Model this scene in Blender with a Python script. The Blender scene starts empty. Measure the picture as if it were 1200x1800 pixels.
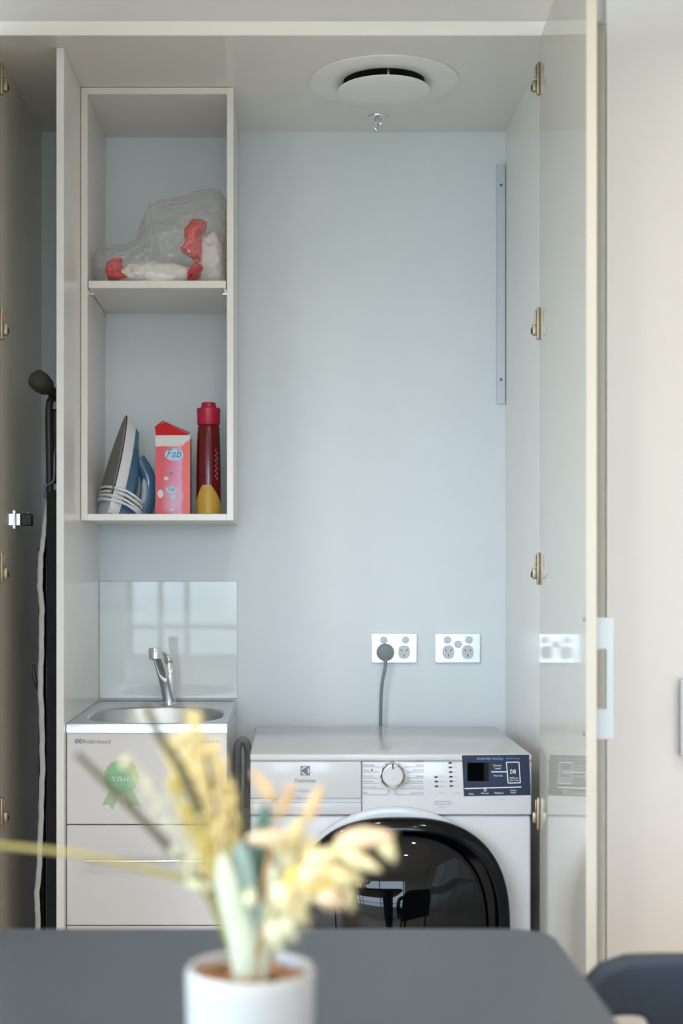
import bpy, bmesh, math, random
from mathutils import Vector, Matrix
random.seed(7)
S = bpy.context.scene
C = S.collection
PI = math.pi

# ------------------------------------------------------------------ camera
cam = bpy.data.cameras.new('camera')
cam.sensor_width = 36.0
cam.sensor_fit = 'AUTO'
cam.lens = 50.0
cam.shift_x = 100 / 1800
cam.shift_y = 100 / 1800
cam.clip_start = 0.05
cam.dof.use_dof = True
cam.dof.focus_distance = 3.40
cam.dof.aperture_fstop = 2.6
camo = bpy.data.objects.new('camera', cam)
camo.location = (0, 0, 1.25)
camo.rotation_euler = (PI / 2, 0, 0)
C.objects.link(camo)
S.camera = camo

# ------------------------------------------------------------------ exposure, sky
S.view_settings.view_transform = 'Standard'
S.view_settings.look = 'None'
S.view_settings.gamma = 1.0
S.view_settings.use_curve_mapping = False
S.view_settings.exposure = 0.10
S.cycles.use_denoising = True
S.cycles.max_bounces = 12
S.cycles.diffuse_bounces = 6
S.cycles.glossy_bounces = 6
S.cycles.transparent_max_bounces = 16
S.cycles.sample_clamp_indirect = 6.0
S.cycles.caustics_refractive = False
SKY = 10.2
world = bpy.data.worlds.new('sky')
S.world = world
world.use_nodes = True
wn = world.node_tree
wn.nodes.clear()
w_out = wn.nodes.new('ShaderNodeOutputWorld')
w_bg = wn.nodes.new('ShaderNodeBackground')
w_tc = wn.nodes.new('ShaderNodeTexCoord')
w_sep = wn.nodes.new('ShaderNodeSeparateXYZ')
w_rmp = wn.nodes.new('ShaderNodeValToRGB')
w_map = wn.nodes.new('ShaderNodeMapRange')
w_map.inputs['From Min'].default_value = -0.5
w_map.inputs['From Max'].default_value = 0.5
el = w_rmp.color_ramp.elements
el[0].position = 0.0
el[0].color = (0.16, 0.19, 0.19, 1)
el[1].position = 1.0
el[1].color = (0.66, 0.83, 1.0, 1)
e = el.new(0.46); e.color = (0.30, 0.38, 0.40, 1)
e = el.new(0.54); e.color = (0.68, 0.84, 1.0, 1)
wn.links.new(w_tc.outputs['Generated'], w_sep.inputs[0])
wn.links.new(w_sep.outputs['Z'], w_map.inputs['Value'])
wn.links.new(w_map.outputs[0], w_rmp.inputs[0])
wn.links.new(w_rmp.outputs[0], w_bg.inputs['Color'])
wn.links.new(w_bg.outputs[0], w_out.inputs['Surface'])
w_bg.inputs['Strength'].default_value = SKY

# room window (behind the camera) and the downlights in the room ceiling
WIN = dict(x0=-1.22, x1=1.15, z0=0.55, z1=2.30, y=-3.6)
FILL_WIN = dict(y0=-3.2, y1=1.7, z0=0.10, z1=2.50, x=-2.3)  # unseen side window, added to bring more daylight into the room
ROOM = dict(x0=-2.3, x1=2.6, y0=-3.6, z1=2.70)
portal = bpy.data.lights.new('window_daylight', 'AREA')
portal.shape = 'RECTANGLE'
portal.size = WIN['x1'] - WIN['x0']
portal.size_y = WIN['z1'] - WIN['z0']
portal.cycles.is_portal = True
po = bpy.data.objects.new('window_daylight', portal)
po.location = ((WIN['x0'] + WIN['x1']) / 2, WIN['y'] - 0.02, (WIN['z0'] + WIN['z1']) / 2)
po.rotation_euler = (PI / 2, 0, PI)          # shines along +Y, into the room
C.objects.link(po)
fill_portal = bpy.data.lights.new('added_fill_daylight', 'AREA')
fill_portal.shape = 'RECTANGLE'
fill_portal.size = FILL_WIN['z1'] - FILL_WIN['z0']
fill_portal.size_y = FILL_WIN['y1'] - FILL_WIN['y0']
fill_portal.cycles.is_portal = True
po2 = bpy.data.objects.new('added_fill_daylight', fill_portal)
po2.location = (FILL_WIN['x'] - 0.02, (FILL_WIN['y0'] + FILL_WIN['y1']) / 2, (FILL_WIN['z0'] + FILL_WIN['z1']) / 2)
po2.rotation_euler = (0, -PI / 2, 0)         # shines along +X, into the room
C.objects.link(po2)
LAMP_W = 10.0
LAMP_COL = (1.0, 0.87, 0.72)
LAMPS = [(-0.90, 1.76), (0.15, 1.42), (1.30, 1.95), (-0.55, 0.0), (0.9, 0.0), (-0.55, -1.8), (0.9, -1.8)]


# ------------------------------------------------------------------ materials
def lin(c):
    def f(u):
        u /= 255.0
        return u / 12.92 if u <= 0.04045 else ((u + 0.055) / 1.055) ** 2.4
    return (f(c[0]), f(c[1]), f(c[2]), 1.0)


def mat(name, rgb, rough=0.5, metal=0.0, var=0.03, scale=12.0, bump=0.0, bscale=200.0, spec=0.5, trans=0.0, coat=0.0,
        alpha=1.0, stretch=None, sss=0.0):
    m = bpy.data.materials.new(name)
    m.use_nodes = True
    nt = m.node_tree
    b = nt.nodes['Principled BSDF']
    base = lin(rgb)
    tc = nt.nodes.new('ShaderNodeTexCoord')
    mp = nt.nodes.new('ShaderNodeMapping')
    if stretch:
        mp.inputs['Scale'].default_value = stretch
    nt.links.new(tc.outputs['Object'], mp.inputs['Vector'])
    nz = nt.nodes.new('ShaderNodeTexNoise')
    nz.inputs['Scale'].default_value = scale
    nz.inputs['Detail'].default_value = 3
    nt.links.new(mp.outputs[0], nz.inputs['Vector'])
    rp = nt.nodes.new('ShaderNodeValToRGB')
    rp.color_ramp.elements[0].position = 0.3
    rp.color_ramp.elements[1].position = 0.7
    rp.color_ramp.elements[0].color = tuple(max(0, v * (1 - var)) for v in base[:3]) + (1,)
    rp.color_ramp.elements[1].color = tuple(min(1, v * (1 + var)) for v in base[:3]) + (1,)
    nt.links.new(nz.outputs['Fac'], rp.inputs[0])
    nt.links.new(rp.outputs[0], b.inputs['Base Color'])
    b.inputs['Roughness'].default_value = rough
    b.inputs['Metallic'].default_value = metal
    b.inputs['Specular IOR Level'].default_value = spec
    b.inputs['Transmission Weight'].default_value = trans
    b.inputs['Coat Weight'].default_value = coat
    b.inputs['Alpha'].default_value = alpha
    if bump:
        n2 = nt.nodes.new('ShaderNodeTexNoise')
        n2.inputs['Scale'].default_value = bscale
        nt.links.new(mp.outputs[0], n2.inputs['Vector'])
        bp = nt.nodes.new('ShaderNodeBump')
        bp.inputs['Strength'].default_value = bump
        bp.inputs['Distance'].default_value = 0.002
        nt.links.new(n2.outputs['Fac'], bp.inputs['Height'])
        nt.links.new(bp.outputs[0], b.inputs['Normal'])
    return m


M = {}
M['paint'] = mat('white wall paint', (226, 225, 222), 0.55, var=0.01, bump=0.03)
M['backwall'] = mat('pale satin wall lining', (212, 220, 226), 0.35, var=0.01)
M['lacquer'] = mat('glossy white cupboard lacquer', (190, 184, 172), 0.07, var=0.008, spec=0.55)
M['melamine'] = mat('white melamine board', (224, 222, 217), 0.22, var=0.01)
M['bulkhead'] = mat('pale grey bulkhead paint', (190, 186, 185), 0.55, var=0.01)
M['niche'] = mat('cream gloss niche lining', (226, 221, 206), 0.12, var=0.01)
M['tub'] = mat('white lacquered tub front', (206, 208, 212), 0.2, var=0.008)
M['jamb'] = mat('shade beige cupboard jamb', (156, 146, 130), 0.5, var=0.02)  # beige stands in for the shade behind the open door
M['facade'] = mat('white lacquered facade', (222, 223, 224), 0.25, var=0.008)
M['appliance'] = mat('white enamelled steel', (187, 189, 193), 0.16, var=0.006)
M['appliance_grey'] = mat('pale grey plastic', (196, 204, 212), 0.3, var=0.01)
M['steel'] = mat('brushed stainless steel', (200, 204, 207), 0.34, metal=1.0, var=0.05, scale=60, stretch=(1, 12, 12))
M['chrome'] = mat('polished chrome', (225, 226, 228), 0.07, metal=1.0, var=0.01)
M['nickel'] = mat('nickel plated hinge metal', (158, 146, 124), 0.42, metal=1.0, var=0.04)
M['plate'] = mat('satin steel socket plate', (236, 240, 244), 0.22, metal=0.55, var=0.01)
M['switch'] = mat('grey white switch plastic', (196, 202, 206), 0.35, var=0.01)
M['dark'] = mat('near black plastic', (22, 24, 28), 0.4, var=0.1)
M['rubber'] = mat('dark grey rubber', (52, 51, 50), 0.7, var=0.15, bump=0.3)
M['cord_grey'] = mat('grey rubber flex', (122, 130, 136), 0.5, var=0.05)
M['white_plastic'] = mat('white moulded plastic', (232, 232, 230), 0.35, var=0.01)
M['alu'] = mat('pale anodised aluminium', (192, 200, 208), 0.4, metal=0.25, var=0.02)
M['glass_splash'] = mat('white back painted glass', (214, 222, 226), 0.015, var=0.005, spec=0.6)
M['blackglass'] = mat('black door glass', (3, 4, 6), 0.03, var=0.02, spec=0.34)
M['blackrim'] = mat('gloss black rim', (4, 5, 9), 0.06, var=0.02, spec=0.22)
M['navy'] = mat('navy control panel', (6, 25, 54), 0.5, var=0.03)
M['print_dark'] = mat('dark grey print', (96, 102, 110), 0.6, var=0.02)
M['print_grey'] = mat('mid grey print', (122, 128, 136), 0.6, var=0.02)
M['print_pale'] = mat('pale grey print', (156, 162, 168), 0.6, var=0.01)
M['print_white'] = mat('white print', (222, 230, 240), 0.5, var=0.01)
M['print_blue'] = mat('soft blue print', (120, 160, 205), 0.5, var=0.01)
M['seam'] = mat('dark panel joint', (96, 98, 104), 0.7, var=0.05)
M['table'] = mat('charcoal laminate', (60, 67, 75), 0.42, var=0.04, scale=40, bump=0.05, bscale=600)
M['table_leg'] = mat('black powder coat', (30, 31, 33), 0.5, var=0.05)
M['pot'] = mat('matt white ceramic', (176, 177, 178), 0.55, var=0.015, scale=30)
M['soil'] = mat('brown bark chips', (150, 108, 72), 0.9, var=0.45, scale=60, bump=0.5, bscale=90)
M['fabric'] = mat('dark navy felt', (42, 52, 64), 0.85, var=0.12, scale=80, bump=0.25, bscale=700)
M['board_black'] = mat('black ironing cover', (22, 25, 30), 0.9, var=0.15, scale=50, bump=0.25, bscale=500)
M['board_white'] = mat('off white felt hem', (186, 184, 186), 0.9, var=0.06, scale=80, bump=0.2)
M['board_frame'] = mat('dark bronze tube', (56, 52, 50), 0.4, metal=0.5, var=0.05)
M['wire'] = mat('grey steel wire', (96, 108, 128), 0.35, metal=0.8, var=0.05)
M['sole'] = mat('grey iron soleplate', (142, 138, 138), 0.45, metal=0.35, var=0.03)
M['iron_white'] = mat('white iron shell', (222, 224, 230), 0.3, var=0.01)
M['iron_blue'] = mat('slate blue plastic', (78, 116, 156), 0.12, var=0.04, coat=0.3)
M['iron_tank'] = mat('clear blue water tank', (92, 132, 172), 0.05, var=0.03, trans=0.45)
M['iron_pale'] = mat('pale blue grip', (176, 196, 214), 0.25, var=0.02)
M['cap'] = mat('crimson cap plastic', (176, 22, 62), 0.35, var=0.03)
M['bottle'] = mat('dark red bottle plastic', (112, 10, 22), 0.12, var=0.06, trans=0.25)
M['label_yellow'] = mat('ochre yellow label', (196, 156, 58), 0.4, var=0.06, scale=20)
M['carton_white'] = mat('raw white card', (216, 220, 222), 0.7, var=0.02)
M['carton_red'] = mat('red printed card', (222, 38, 46), 0.35, var=0.05)
M['carton_orange'] = mat('orange red printed card', (232, 84, 62), 0.35, var=0.03)
M['carton_side'] = mat('shiny dark red card side', (150, 40, 52), 0.3, var=0.1)
M['carton_lilac'] = mat('lilac print', (222, 150, 180), 0.35, var=0.03)
M['fab_blue'] = mat('blue brand lettering', (34, 120, 180), 0.4, var=0.02)
M['fab_pale'] = mat('pale blue print', (180, 214, 232), 0.4, var=0.03, scale=50)
M['fab_green'] = mat('blue grey print', (110, 120, 170), 0.4, var=0.03)
M['rag_white'] = mat('white crinkled plastic', (247, 246, 244), 0.45, var=0.05, scale=60, bump=0.8, bscale=120)
M['rag_red'] = mat('bright red crinkled plastic', (228, 22, 30), 0.35, var=0.15, scale=50, bump=0.8, bscale=100)
M['rosette'] = mat('green foil rosette', (132, 184, 146), 0.4, var=0.08, scale=50)
M['ribbon'] = mat('sage green ribbon', (160, 192, 158), 0.5, var=0.08)
M['gold'] = mat('pale gold edge', (190, 180, 130), 0.4, var=0.03)
M['vent_dark'] = mat('dark duct', (16, 16, 18), 0.8, var=0.1)
M['hose'] = mat('grey hose', (140, 143, 146), 0.6, var=0.08)
M['tail_tan'] = mat('tan bunny tail', (200, 172, 130), 0.95, var=0.12, scale=60)
M['tail_peach'] = mat('peach bunny tail', (214, 190, 158), 0.95, var=0.10, scale=60)
M['tail_cream'] = mat('cream bunny tail', (214, 203, 160), 0.95, var=0.10, scale=60)
M['tail_yellow'] = mat('yellow bunny tail', (204, 178, 104), 0.95, var=0.12, scale=60)
M['tail_pale'] = mat('pale green cream head', (200, 200, 166), 0.95, var=0.08, scale=60)
M['plume_yellow'] = mat('straw yellow plume', (222, 196, 118), 0.95, var=0.15, scale=60)
M['plume_straw'] = mat('pale straw plume', (226, 210, 152), 0.95, var=0.12, scale=60)
M['plume_olive'] = mat('olive straw plume', (204, 186, 104), 0.95, var=0.15, scale=60)
M['stem_olive'] = mat('olive stalk', (132, 122, 62), 0.8, var=0.15, scale=50)
M['stem_yellow'] = mat('yellow olive stalk', (150, 138, 78), 0.8, var=0.12, scale=50)
M['stem_brown'] = mat('brown stalk', (176, 140, 92), 0.8, var=0.15, scale=50)
M['stem_dark'] = mat('dark stalk', (76, 72, 50), 0.8, var=0.15, scale=50)
M['leaf_teal'] = mat('grey teal leaf', (140, 162, 158), 0.6, var=0.10, scale=30)
M['leaf_dark'] = mat('dark teal leaf', (84, 118, 108), 0.6, var=0.12, scale=30)
M['leaf_pale'] = mat('pale mint leaf', (190, 197, 176), 0.6, var=0.07, scale=30)


def film_mat():
    m = bpy.data.materials.new('clear plastic film')
    m.use_nodes = True
    nt = m.node_tree
    nt.nodes.clear()
    out = nt.nodes.new('ShaderNodeOutputMaterial')
    tr = nt.nodes.new('ShaderNodeBsdfTransparent')
    tr.inputs[0].default_value = (0.99, 0.985, 0.98, 1)
    df = nt.nodes.new('ShaderNodeBsdfDiffuse')
    df.inputs[0].default_value = (1.0, 0.985, 0.96, 1.0)
    gl = nt.nodes.new('ShaderNodeBsdfGlossy')
    gl.inputs['Roughness'].default_value = 0.07
    tc = nt.nodes.new('ShaderNodeTexCoord')
    nz = nt.nodes.new('ShaderNodeTexNoise')
    nz.inputs['Scale'].default_value = 16
    nz.inputs['Detail'].default_value = 4
    nz.inputs['Distortion'].default_value = 1.2
    nt.links.new(tc.outputs['Object'], nz.inputs['Vector'])
    bp = nt.nodes.new('ShaderNodeBump')
    bp.inputs['Strength'].default_value = 0.7
    bp.inputs['Distance'].default_value = 0.03
    nt.links.new(nz.outputs['Fac'], bp.inputs['Height'])
    nt.links.new(bp.outputs[0], gl.inputs['Normal'])
    lw = nt.nodes.new('ShaderNodeLayerWeight')
    lw.inputs['Blend'].default_value = 0.25
    nt.links.new(bp.outputs[0], lw.inputs['Normal'])
    mr = nt.nodes.new('ShaderNodeMapRange')
    mr.inputs['To Min'].default_value = 0.06
    mr.inputs['To Max'].default_value = 0.26
    nt.links.new(lw.outputs['Facing'], mr.inputs['Value'])
    m1 = nt.nodes.new('ShaderNodeMixShader')
    nt.links.new(mr.outputs[0], m1.inputs[0])
    nt.links.new(tr.outputs[0], m1.inputs[1])
    tl = nt.nodes.new('ShaderNodeBsdfTranslucent')
    tl.inputs[0].default_value = (1.0, 0.985, 0.96, 1.0)
    m0 = nt.nodes.new('ShaderNodeMixShader')
    m0.inputs[0].default_value = 0.12
    nt.links.new(df.outputs[0], m0.inputs[1])
    nt.links.new(tl.outputs[0], m0.inputs[2])
    nt.links.new(m0.outputs[0], m1.inputs[2])
    m2 = nt.nodes.new('ShaderNodeMixShader')
    fr = nt.nodes.new('ShaderNodeMapRange')
    fr.inputs['To Min'].default_value = 0.07
    fr.inputs['To Max'].default_value = 0.20
    nt.links.new(lw.outputs['Fresnel'], fr.inputs['Value'])
    nt.links.new(fr.outputs[0], m2.inputs[0])
    nt.links.new(m1.outputs[0], m2.inputs[1])
    nt.links.new(gl.outputs[0], m2.inputs[2])
    nt.links.new(m2.outputs[0], out.inputs[0])
    return m


M['film'] = film_mat()


def print_mat():
    # the printed carton front: red edges, pink and lilac bloom in the middle (flat print)
    m = bpy.data.materials.new('printed carton front')
    m.use_nodes = True
    nt = m.node_tree
    b = nt.nodes['Principled BSDF']
    b.inputs['Roughness'].default_value = 0.3
    tc = nt.nodes.new('ShaderNodeTexCoord')
    sp = nt.nodes.new('ShaderNodeSeparateXYZ')
    mp = nt.nodes.new('ShaderNodeMapping')          # the front panel is 0.084 m wide and 0.167 m tall
    mp.inputs['Scale'].default_value = (1 / 0.0843, 1.0, 1 / 0.167)
    mp.inputs['Location'].default_value = (0.5, 0.0, 0.0)
    nt.links.new(tc.outputs['Object'], mp.inputs['Vector'])
    nt.links.new(mp.outputs[0], sp.inputs[0])
    rx = nt.nodes.new('ShaderNodeValToRGB')
    r = rx.color_ramp
    r.elements[0].position = 0.0; r.elements[0].color = lin((206, 28, 40))
    r.elements[1].position = 1.0; r.elements[1].color = lin((232, 84, 60))
    for p, c in ((0.24, (212, 34, 46)), (0.38, (214, 70, 104)), (0.56, (216, 112, 156)), (0.74, (214, 150, 196)), (0.80, (228, 80, 84)), (0.84, (234, 80, 58))):
        k = r.elements.new(p); k.color = lin(c)
    nz = nt.nodes.new('ShaderNodeTexNoise')
    nz.inputs['Scale'].default_value = 34
    nt.links.new(tc.outputs['Object'], nz.inputs['Vector'])
    ad = nt.nodes.new('ShaderNodeMath'); ad.operation = 'MULTIPLY_ADD'
    ad.inputs[1].default_value = 0.16; ad.inputs[2].default_value = -0.08
    nt.links.new(nz.outputs['Fac'], ad.inputs[0])
    a2 = nt.nodes.new('ShaderNodeMath'); a2.operation = 'ADD'
    nt.links.new(ad.outputs[0], a2.inputs[0]); nt.links.new(sp.outputs['X'], a2.inputs[1])
    nt.links.new(a2.outputs[0], rx.inputs[0])
    rz = nt.nodes.new('ShaderNodeValToRGB')
    q = rz.color_ramp
    q.elements[0].position = 0.0; q.elements[0].color = (0.05, 0.05, 0.05, 1)
    q.elements[1].position = 1.0; q.elements[1].color = (0, 0, 0, 1)
    for p, v in ((0.08, 0.5), (0.35, 0.5), (0.55, 0.08), (0.8, 0.0)):
        k = q.elements.new(p); k.color = (v, v, v, 1)
    nt.links.new(sp.outputs['Z'], rz.inputs[0])
    wx = nt.nodes.new('ShaderNodeValToRGB')
    k0 = wx.color_ramp
    k0.elements[0].position = 0.15; k0.elements[0].color = (0, 0, 0, 1)
    k0.elements[1].position = 0.85; k0.elements[1].color = (0, 0, 0, 1)
    k = k0.elements.new(0.5); k.color = (1, 1, 1, 1)
    nt.links.new(sp.outputs['X'], wx.inputs[0])
    mu = nt.nodes.new('ShaderNodeMath'); mu.operation = 'MULTIPLY'
    nt.links.new(rz.outputs[0], mu.inputs[0]); nt.links.new(wx.outputs[0], mu.inputs[1])
    mx = nt.nodes.new('ShaderNodeMix'); mx.data_type = 'RGBA'
    nt.links.new(mu.outputs[0], mx.inputs[0])
    nt.links.new(rx.outputs[0], mx.inputs[6])
    mx.inputs[7].default_value = lin((206, 206, 236))
    nt.links.new(mx.outputs[2], b.inputs['Base Color'])
    return m


M['carton_print'] = print_mat()


def wood_mat():
    m = bpy.data.materials.new('oak floor boards')
    m.use_nodes = True
    nt = m.node_tree
    b = nt.nodes['Principled BSDF']
    b.inputs['Roughness'].default_value = 0.35
    tc = nt.nodes.new('ShaderNodeTexCoord')
    mp = nt.nodes.new('ShaderNodeMapping')
    mp.inputs['Scale'].default_value = (6, 0.8, 1)
    nt.links.new(tc.outputs['Object'], mp.inputs[0])
    nz = nt.nodes.new('ShaderNodeTexNoise')
    nz.inputs['Scale'].default_value = 4
    nz.inputs['Detail'].default_value = 6
    nt.links.new(mp.outputs[0], nz.inputs['Vector'])
    br = nt.nodes.new('ShaderNodeTexBrick')
    br.inputs['Scale'].default_value = 1.0
    br.inputs['Brick Width'].default_value = 1.4
    br.inputs['Row Height'].default_value = 0.14
    br.inputs['Mortar Size'].default_value = 0.0015
    br.inputs['Color1'].default_value = lin((212, 184, 156))
    br.inputs['Color2'].default_value = lin((198, 168, 140))
    br.inputs['Mortar'].default_value = lin((96, 70, 50))
    nt.links.new(tc.outputs['Object'], br.inputs['Vector'])
    mx = nt.nodes.new('ShaderNodeMix'); mx.data_type = 'RGBA'; mx.blend_type = 'MULTIPLY'
    mx.inputs[0].default_value = 0.35
    nt.links.new(br.outputs['Color'], mx.inputs[6])
    nt.links.new(nz.outputs['Fac'], mx.inputs[7])
    nt.links.new(mx.outputs[2], b.inputs['Base Color'])
    return m


M['floor'] = wood_mat()


def emit_mat(name, col, s):
    m = bpy.data.materials.new(name)
    m.use_nodes = True
    nt = m.node_tree
    nt.nodes.clear()
    o = nt.nodes.new('ShaderNodeOutputMaterial')
    em = nt.nodes.new('ShaderNodeEmission')
    em.inputs[0].default_value = tuple(col) + (1,)
    em.inputs[1].default_value = s
    nt.links.new(em.outputs[0], o.inputs[0])
    return m


# ------------------------------------------------------------------ helpers
F = 2500.0


def P(px, py, D):
    return Vector(((px - 500) / F * D, D, 1.25 - (py - 1000) / F * D))


def PX(px, D):
    return (px - 500) / F * D


def PZ(py, D):
    return 1.25 - (py - 1000) / F * D


def origin(o):
    v = Vector((0, 0, 0))
    while o is not None:
        v += o.location
        o = o.parent
    return v


def obj(name, bm, m, parent=None, smooth=None, local=False, kind=None, label=None):
    """one mesh object; vertices are given in world space unless local"""
    me = bpy.data.meshes.new(name)
    if isinstance(bm, bmesh.types.BMesh):
        bm.to_mesh(me)
        bm.free()
    else:
        me = bm
        me.name = name
    me.materials.clear()
    me.materials.append(m)
    o = bpy.data.objects.new(name, me)
    C.objects.link(o)
    if parent is not None:
        if not local:
            me.transform(Matrix.Translation(-origin(parent)))
        o.parent = parent
    if smooth is not None:
        for p in me.polygons:
            p.use_smooth = True
        if smooth < 3:
            me.set_sharp_from_angle(angle=smooth)
    if kind:
        o['kind'] = kind
    if label:
        o['label'] = label
    return o


def struct(name, bm, m, parent=None, smooth=None):
    o = obj(name, bm, m, parent, smooth)
    o['kind'] = 'structure'
    return o


def thing(name, label, cat, loc, group=None, rot=None):
    o = bpy.data.objects.new(name, None)
    o.empty_display_size = 0.05
    o.location = loc
    if rot is not None:
        o.rotation_euler = rot
    C.objects.link(o)
    o['label'] = label
    o['category'] = cat
    if group:
        o['group'] = group
    return o


def BM():
    return bmesh.new()


def add_box(bm, x0, x1, y0, y1, z0, z1, bev=0.0, seg=2):
    r = bmesh.ops.create_cube(bm, size=1.0)
    vs = r['verts']
    for v in vs:
        v.co = Vector(((x0 + x1) / 2 + v.co.x * (x1 - x0), (y0 + y1) / 2 + v.co.y * (y1 - y0), (z0 + z1) / 2 + v.co.z * (z1 - z0)))
    if bev > 0:
        es = list({e for v in vs for e in v.link_edges})
        bmesh.ops.bevel(bm, geom=es, offset=bev, segments=seg, profile=0.5, affect='EDGES')
    return bm


def box(x0, x1, y0, y1, z0, z1, bev=0.0, seg=2):
    return add_box(BM(), x0, x1, y0, y1, z0, z1, bev, seg)


def frame_of(d):
    d = d.normalized()
    up = Vector((0, 0, 1)) if abs(d.z) < 0.95 else Vector((0, 1, 0))
    a = d.cross(up).normalized()
    return a, d.cross(a).normalized()


def add_tube(bm, pts, r, n=10, caps=True):
    pts = [Vector(p) for p in pts]
    rs = r if isinstance(r, (list, tuple)) else [r] * len(pts)
    a0 = None
    rings = []
    for i, p in enumerate(pts):
        d = (pts[min(i + 1, len(pts) - 1)] - pts[max(i - 1, 0)]).normalized()
        if a0 is None:
            a, b = frame_of(d)
        else:
            a = (a0 - d * a0.dot(d)).normalized()
            b = d.cross(a)
        a0 = a
        rings.append([bm.verts.new(p + (a * math.cos(2 * PI * k / n) + b * math.sin(2 * PI * k / n)) * rs[i]) for k in range(n)])
    for i in range(len(rings) - 1):
        for k in range(n):
            bm.faces.new((rings[i][k], rings[i][(k + 1) % n], rings[i + 1][(k + 1) % n], rings[i + 1][k]))
    if caps:
        bm.faces.new(rings[0][::-1])
        bm.faces.new(rings[-1])
    return bm


def spline(pts, n=8):
    pts = [Vector(p) for p in pts]
    out = []
    for i in range(len(pts) - 1):
        p0, p1, p2, p3 = pts[max(i - 1, 0)], pts[i], pts[i + 1], pts[min(i + 2, len(pts) - 1)]
        for k in range(n):
            t = k / n
            out.append(0.5 * ((2 * p1) + (p2 - p0) * t + (2 * p0 - 5 * p1 + 4 * p2 - p3) * t * t + (3 * p1 - p0 - 3 * p2 + p3) * t ** 3))
    out.append(pts[-1])
    return out


def add_lathe(bm, prof, cx, cy, n=48, cz=0.0, axis='Z', closed_ends=True):
    """prof: list of (r, h); axis Z up, or Y (h along -Y, towards the camera)"""
    rings = []
    for r, h in prof:
        ring = []
        for k in range(n):
            a = 2 * PI * k / n
            if axis == 'Z':
                ring.append(bm.verts.new((cx + r * math.cos(a), cy + r * math.sin(a), cz + h)))
            else:
                ring.append(bm.verts.new((cx + r * math.cos(a), cy - h, cz + r * math.sin(a))))
        rings.append(ring)
    for i in range(len(rings) - 1):
        for k in range(n):
            bm.faces.new((rings[i][k], rings[i][(k + 1) % n], rings[i + 1][(k + 1) % n], rings[i + 1][k]))
    if closed_ends:
        bm.faces.new(rings[0][::-1])
        bm.faces.new(rings[-1])
    bmesh.ops.recalc_face_normals(bm, faces=bm.faces[:])
    return bm


def lathe(prof, cx, cy, n=48, cz=0.0, axis='Z', closed_ends=True):
    return add_lathe(BM(), prof, cx, cy, n, cz, axis, closed_ends)


def prism(outer, holes, depth, bevel=0.0, res=2):
    """a plate from a 2D outline with holes; local XY outline, thickness along Z (-depth/2..depth/2); returns a mesh"""
    cu = bpy.data.curves.new('outline', 'CURVE')
    cu.dimensions = '2D'
    cu.fill_mode = 'BOTH'
    cu.extrude = max(depth / 2 - bevel, 0.0)
    cu.bevel_depth = bevel
    cu.bevel_resolution = res
    for loop in [outer] + holes:
        s = cu.splines.new('POLY')
        s.points.add(len(loop) - 1)
        for p, q in zip(s.points, loop):
            p.co = (q[0], q[1], 0, 1)
        s.use_cyclic_u = True
    o = bpy.data.objects.new('outline', cu)
    me = bpy.data.meshes.new_from_object(o)
    bpy.data.objects.remove(o)
    bpy.data.curves.remove(cu)
    return me


FACE = Matrix(((1, 0, 0, 0), (0, 0, -1, 0), (0, 1, 0, 0), (0, 0, 0, 1)))   # XY outline -> upright, facing -Y


def upright(me, y):
    me.transform(Matrix.Translation((0, y, 0)) @ FACE)
    return me


def text_mesh(s, width=None, height=None, shear=0.0):
    cu = bpy.data.curves.new('lettering', 'FONT')
    cu.body = s
    cu.align_x = 'CENTER'
    cu.align_y = 'CENTER'
    cu.size = 1.0
    cu.shear = shear
    cu.resolution_u = 3
    o = bpy.data.objects.new('lettering', cu)
    me = bpy.data.meshes.new_from_object(o)
    bpy.data.objects.remove(o)
    bpy.data.curves.remove(cu)
    xs = [v.co.x for v in me.vertices]
    ys = [v.co.y for v in me.vertices]
    w, h = max(xs) - min(xs), max(ys) - min(ys)
    cx, cy = (max(xs) + min(xs)) / 2, (max(ys) + min(ys)) / 2
    sx = width / w if width else height / h
    sy = height / h if height else sx
    me.transform(Matrix.Translation((-cx, -cy, 0)))
    me.transform(Matrix.Diagonal((sx, sy, 1, 1)))
    return me


def text(s, x, y, z, width, height, m, parent, name='lettering', shear=0.0):
    me = text_mesh(s, width, height, shear)
    me.transform(Matrix.Translation((x, y, z)) @ FACE)
    return obj(name, me, m, parent)


def join_text(items, m, parent, name):
    """several printed words as one flat print part: (string, x, y, z, width, height)"""
    bm = BM()
    for s, x, y, z, w, h in items:
        me = text_mesh(s, w, h)
        me.transform(Matrix.Translation((x, y, z)) @ FACE)
        bm.from_mesh(me)
        bpy.data.meshes.remove(me)
    return obj(name, bm, m, parent, kind='stuff')


def superellipse(cx, cy, rx, ry, n=2.0, seg=64):
    out = []
    for k in range(seg):
        a = 2 * PI * k / seg
        c, s = math.cos(a), math.sin(a)
        out.append((cx + rx * math.copysign(abs(c) ** (2 / n), c), cy + ry * math.copysign(abs(s) ** (2 / n), s)))
    return out


def rounded(x0, x1, y0, y1, r, seg=6):
    out = []
    for (cx, cy, a0) in ((x1 - r, y0 + r, -PI / 2), (x1 - r, y1 - r, 0), (x0 + r, y1 - r, PI / 2), (x0 + r, y0 + r, PI)):
        for k in range(seg + 1):
            a = a0 + PI / 2 * k / seg
            out.append((cx + r * math.cos(a), cy + r * math.sin(a)))
    return out


SM = math.radians(35)

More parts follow.
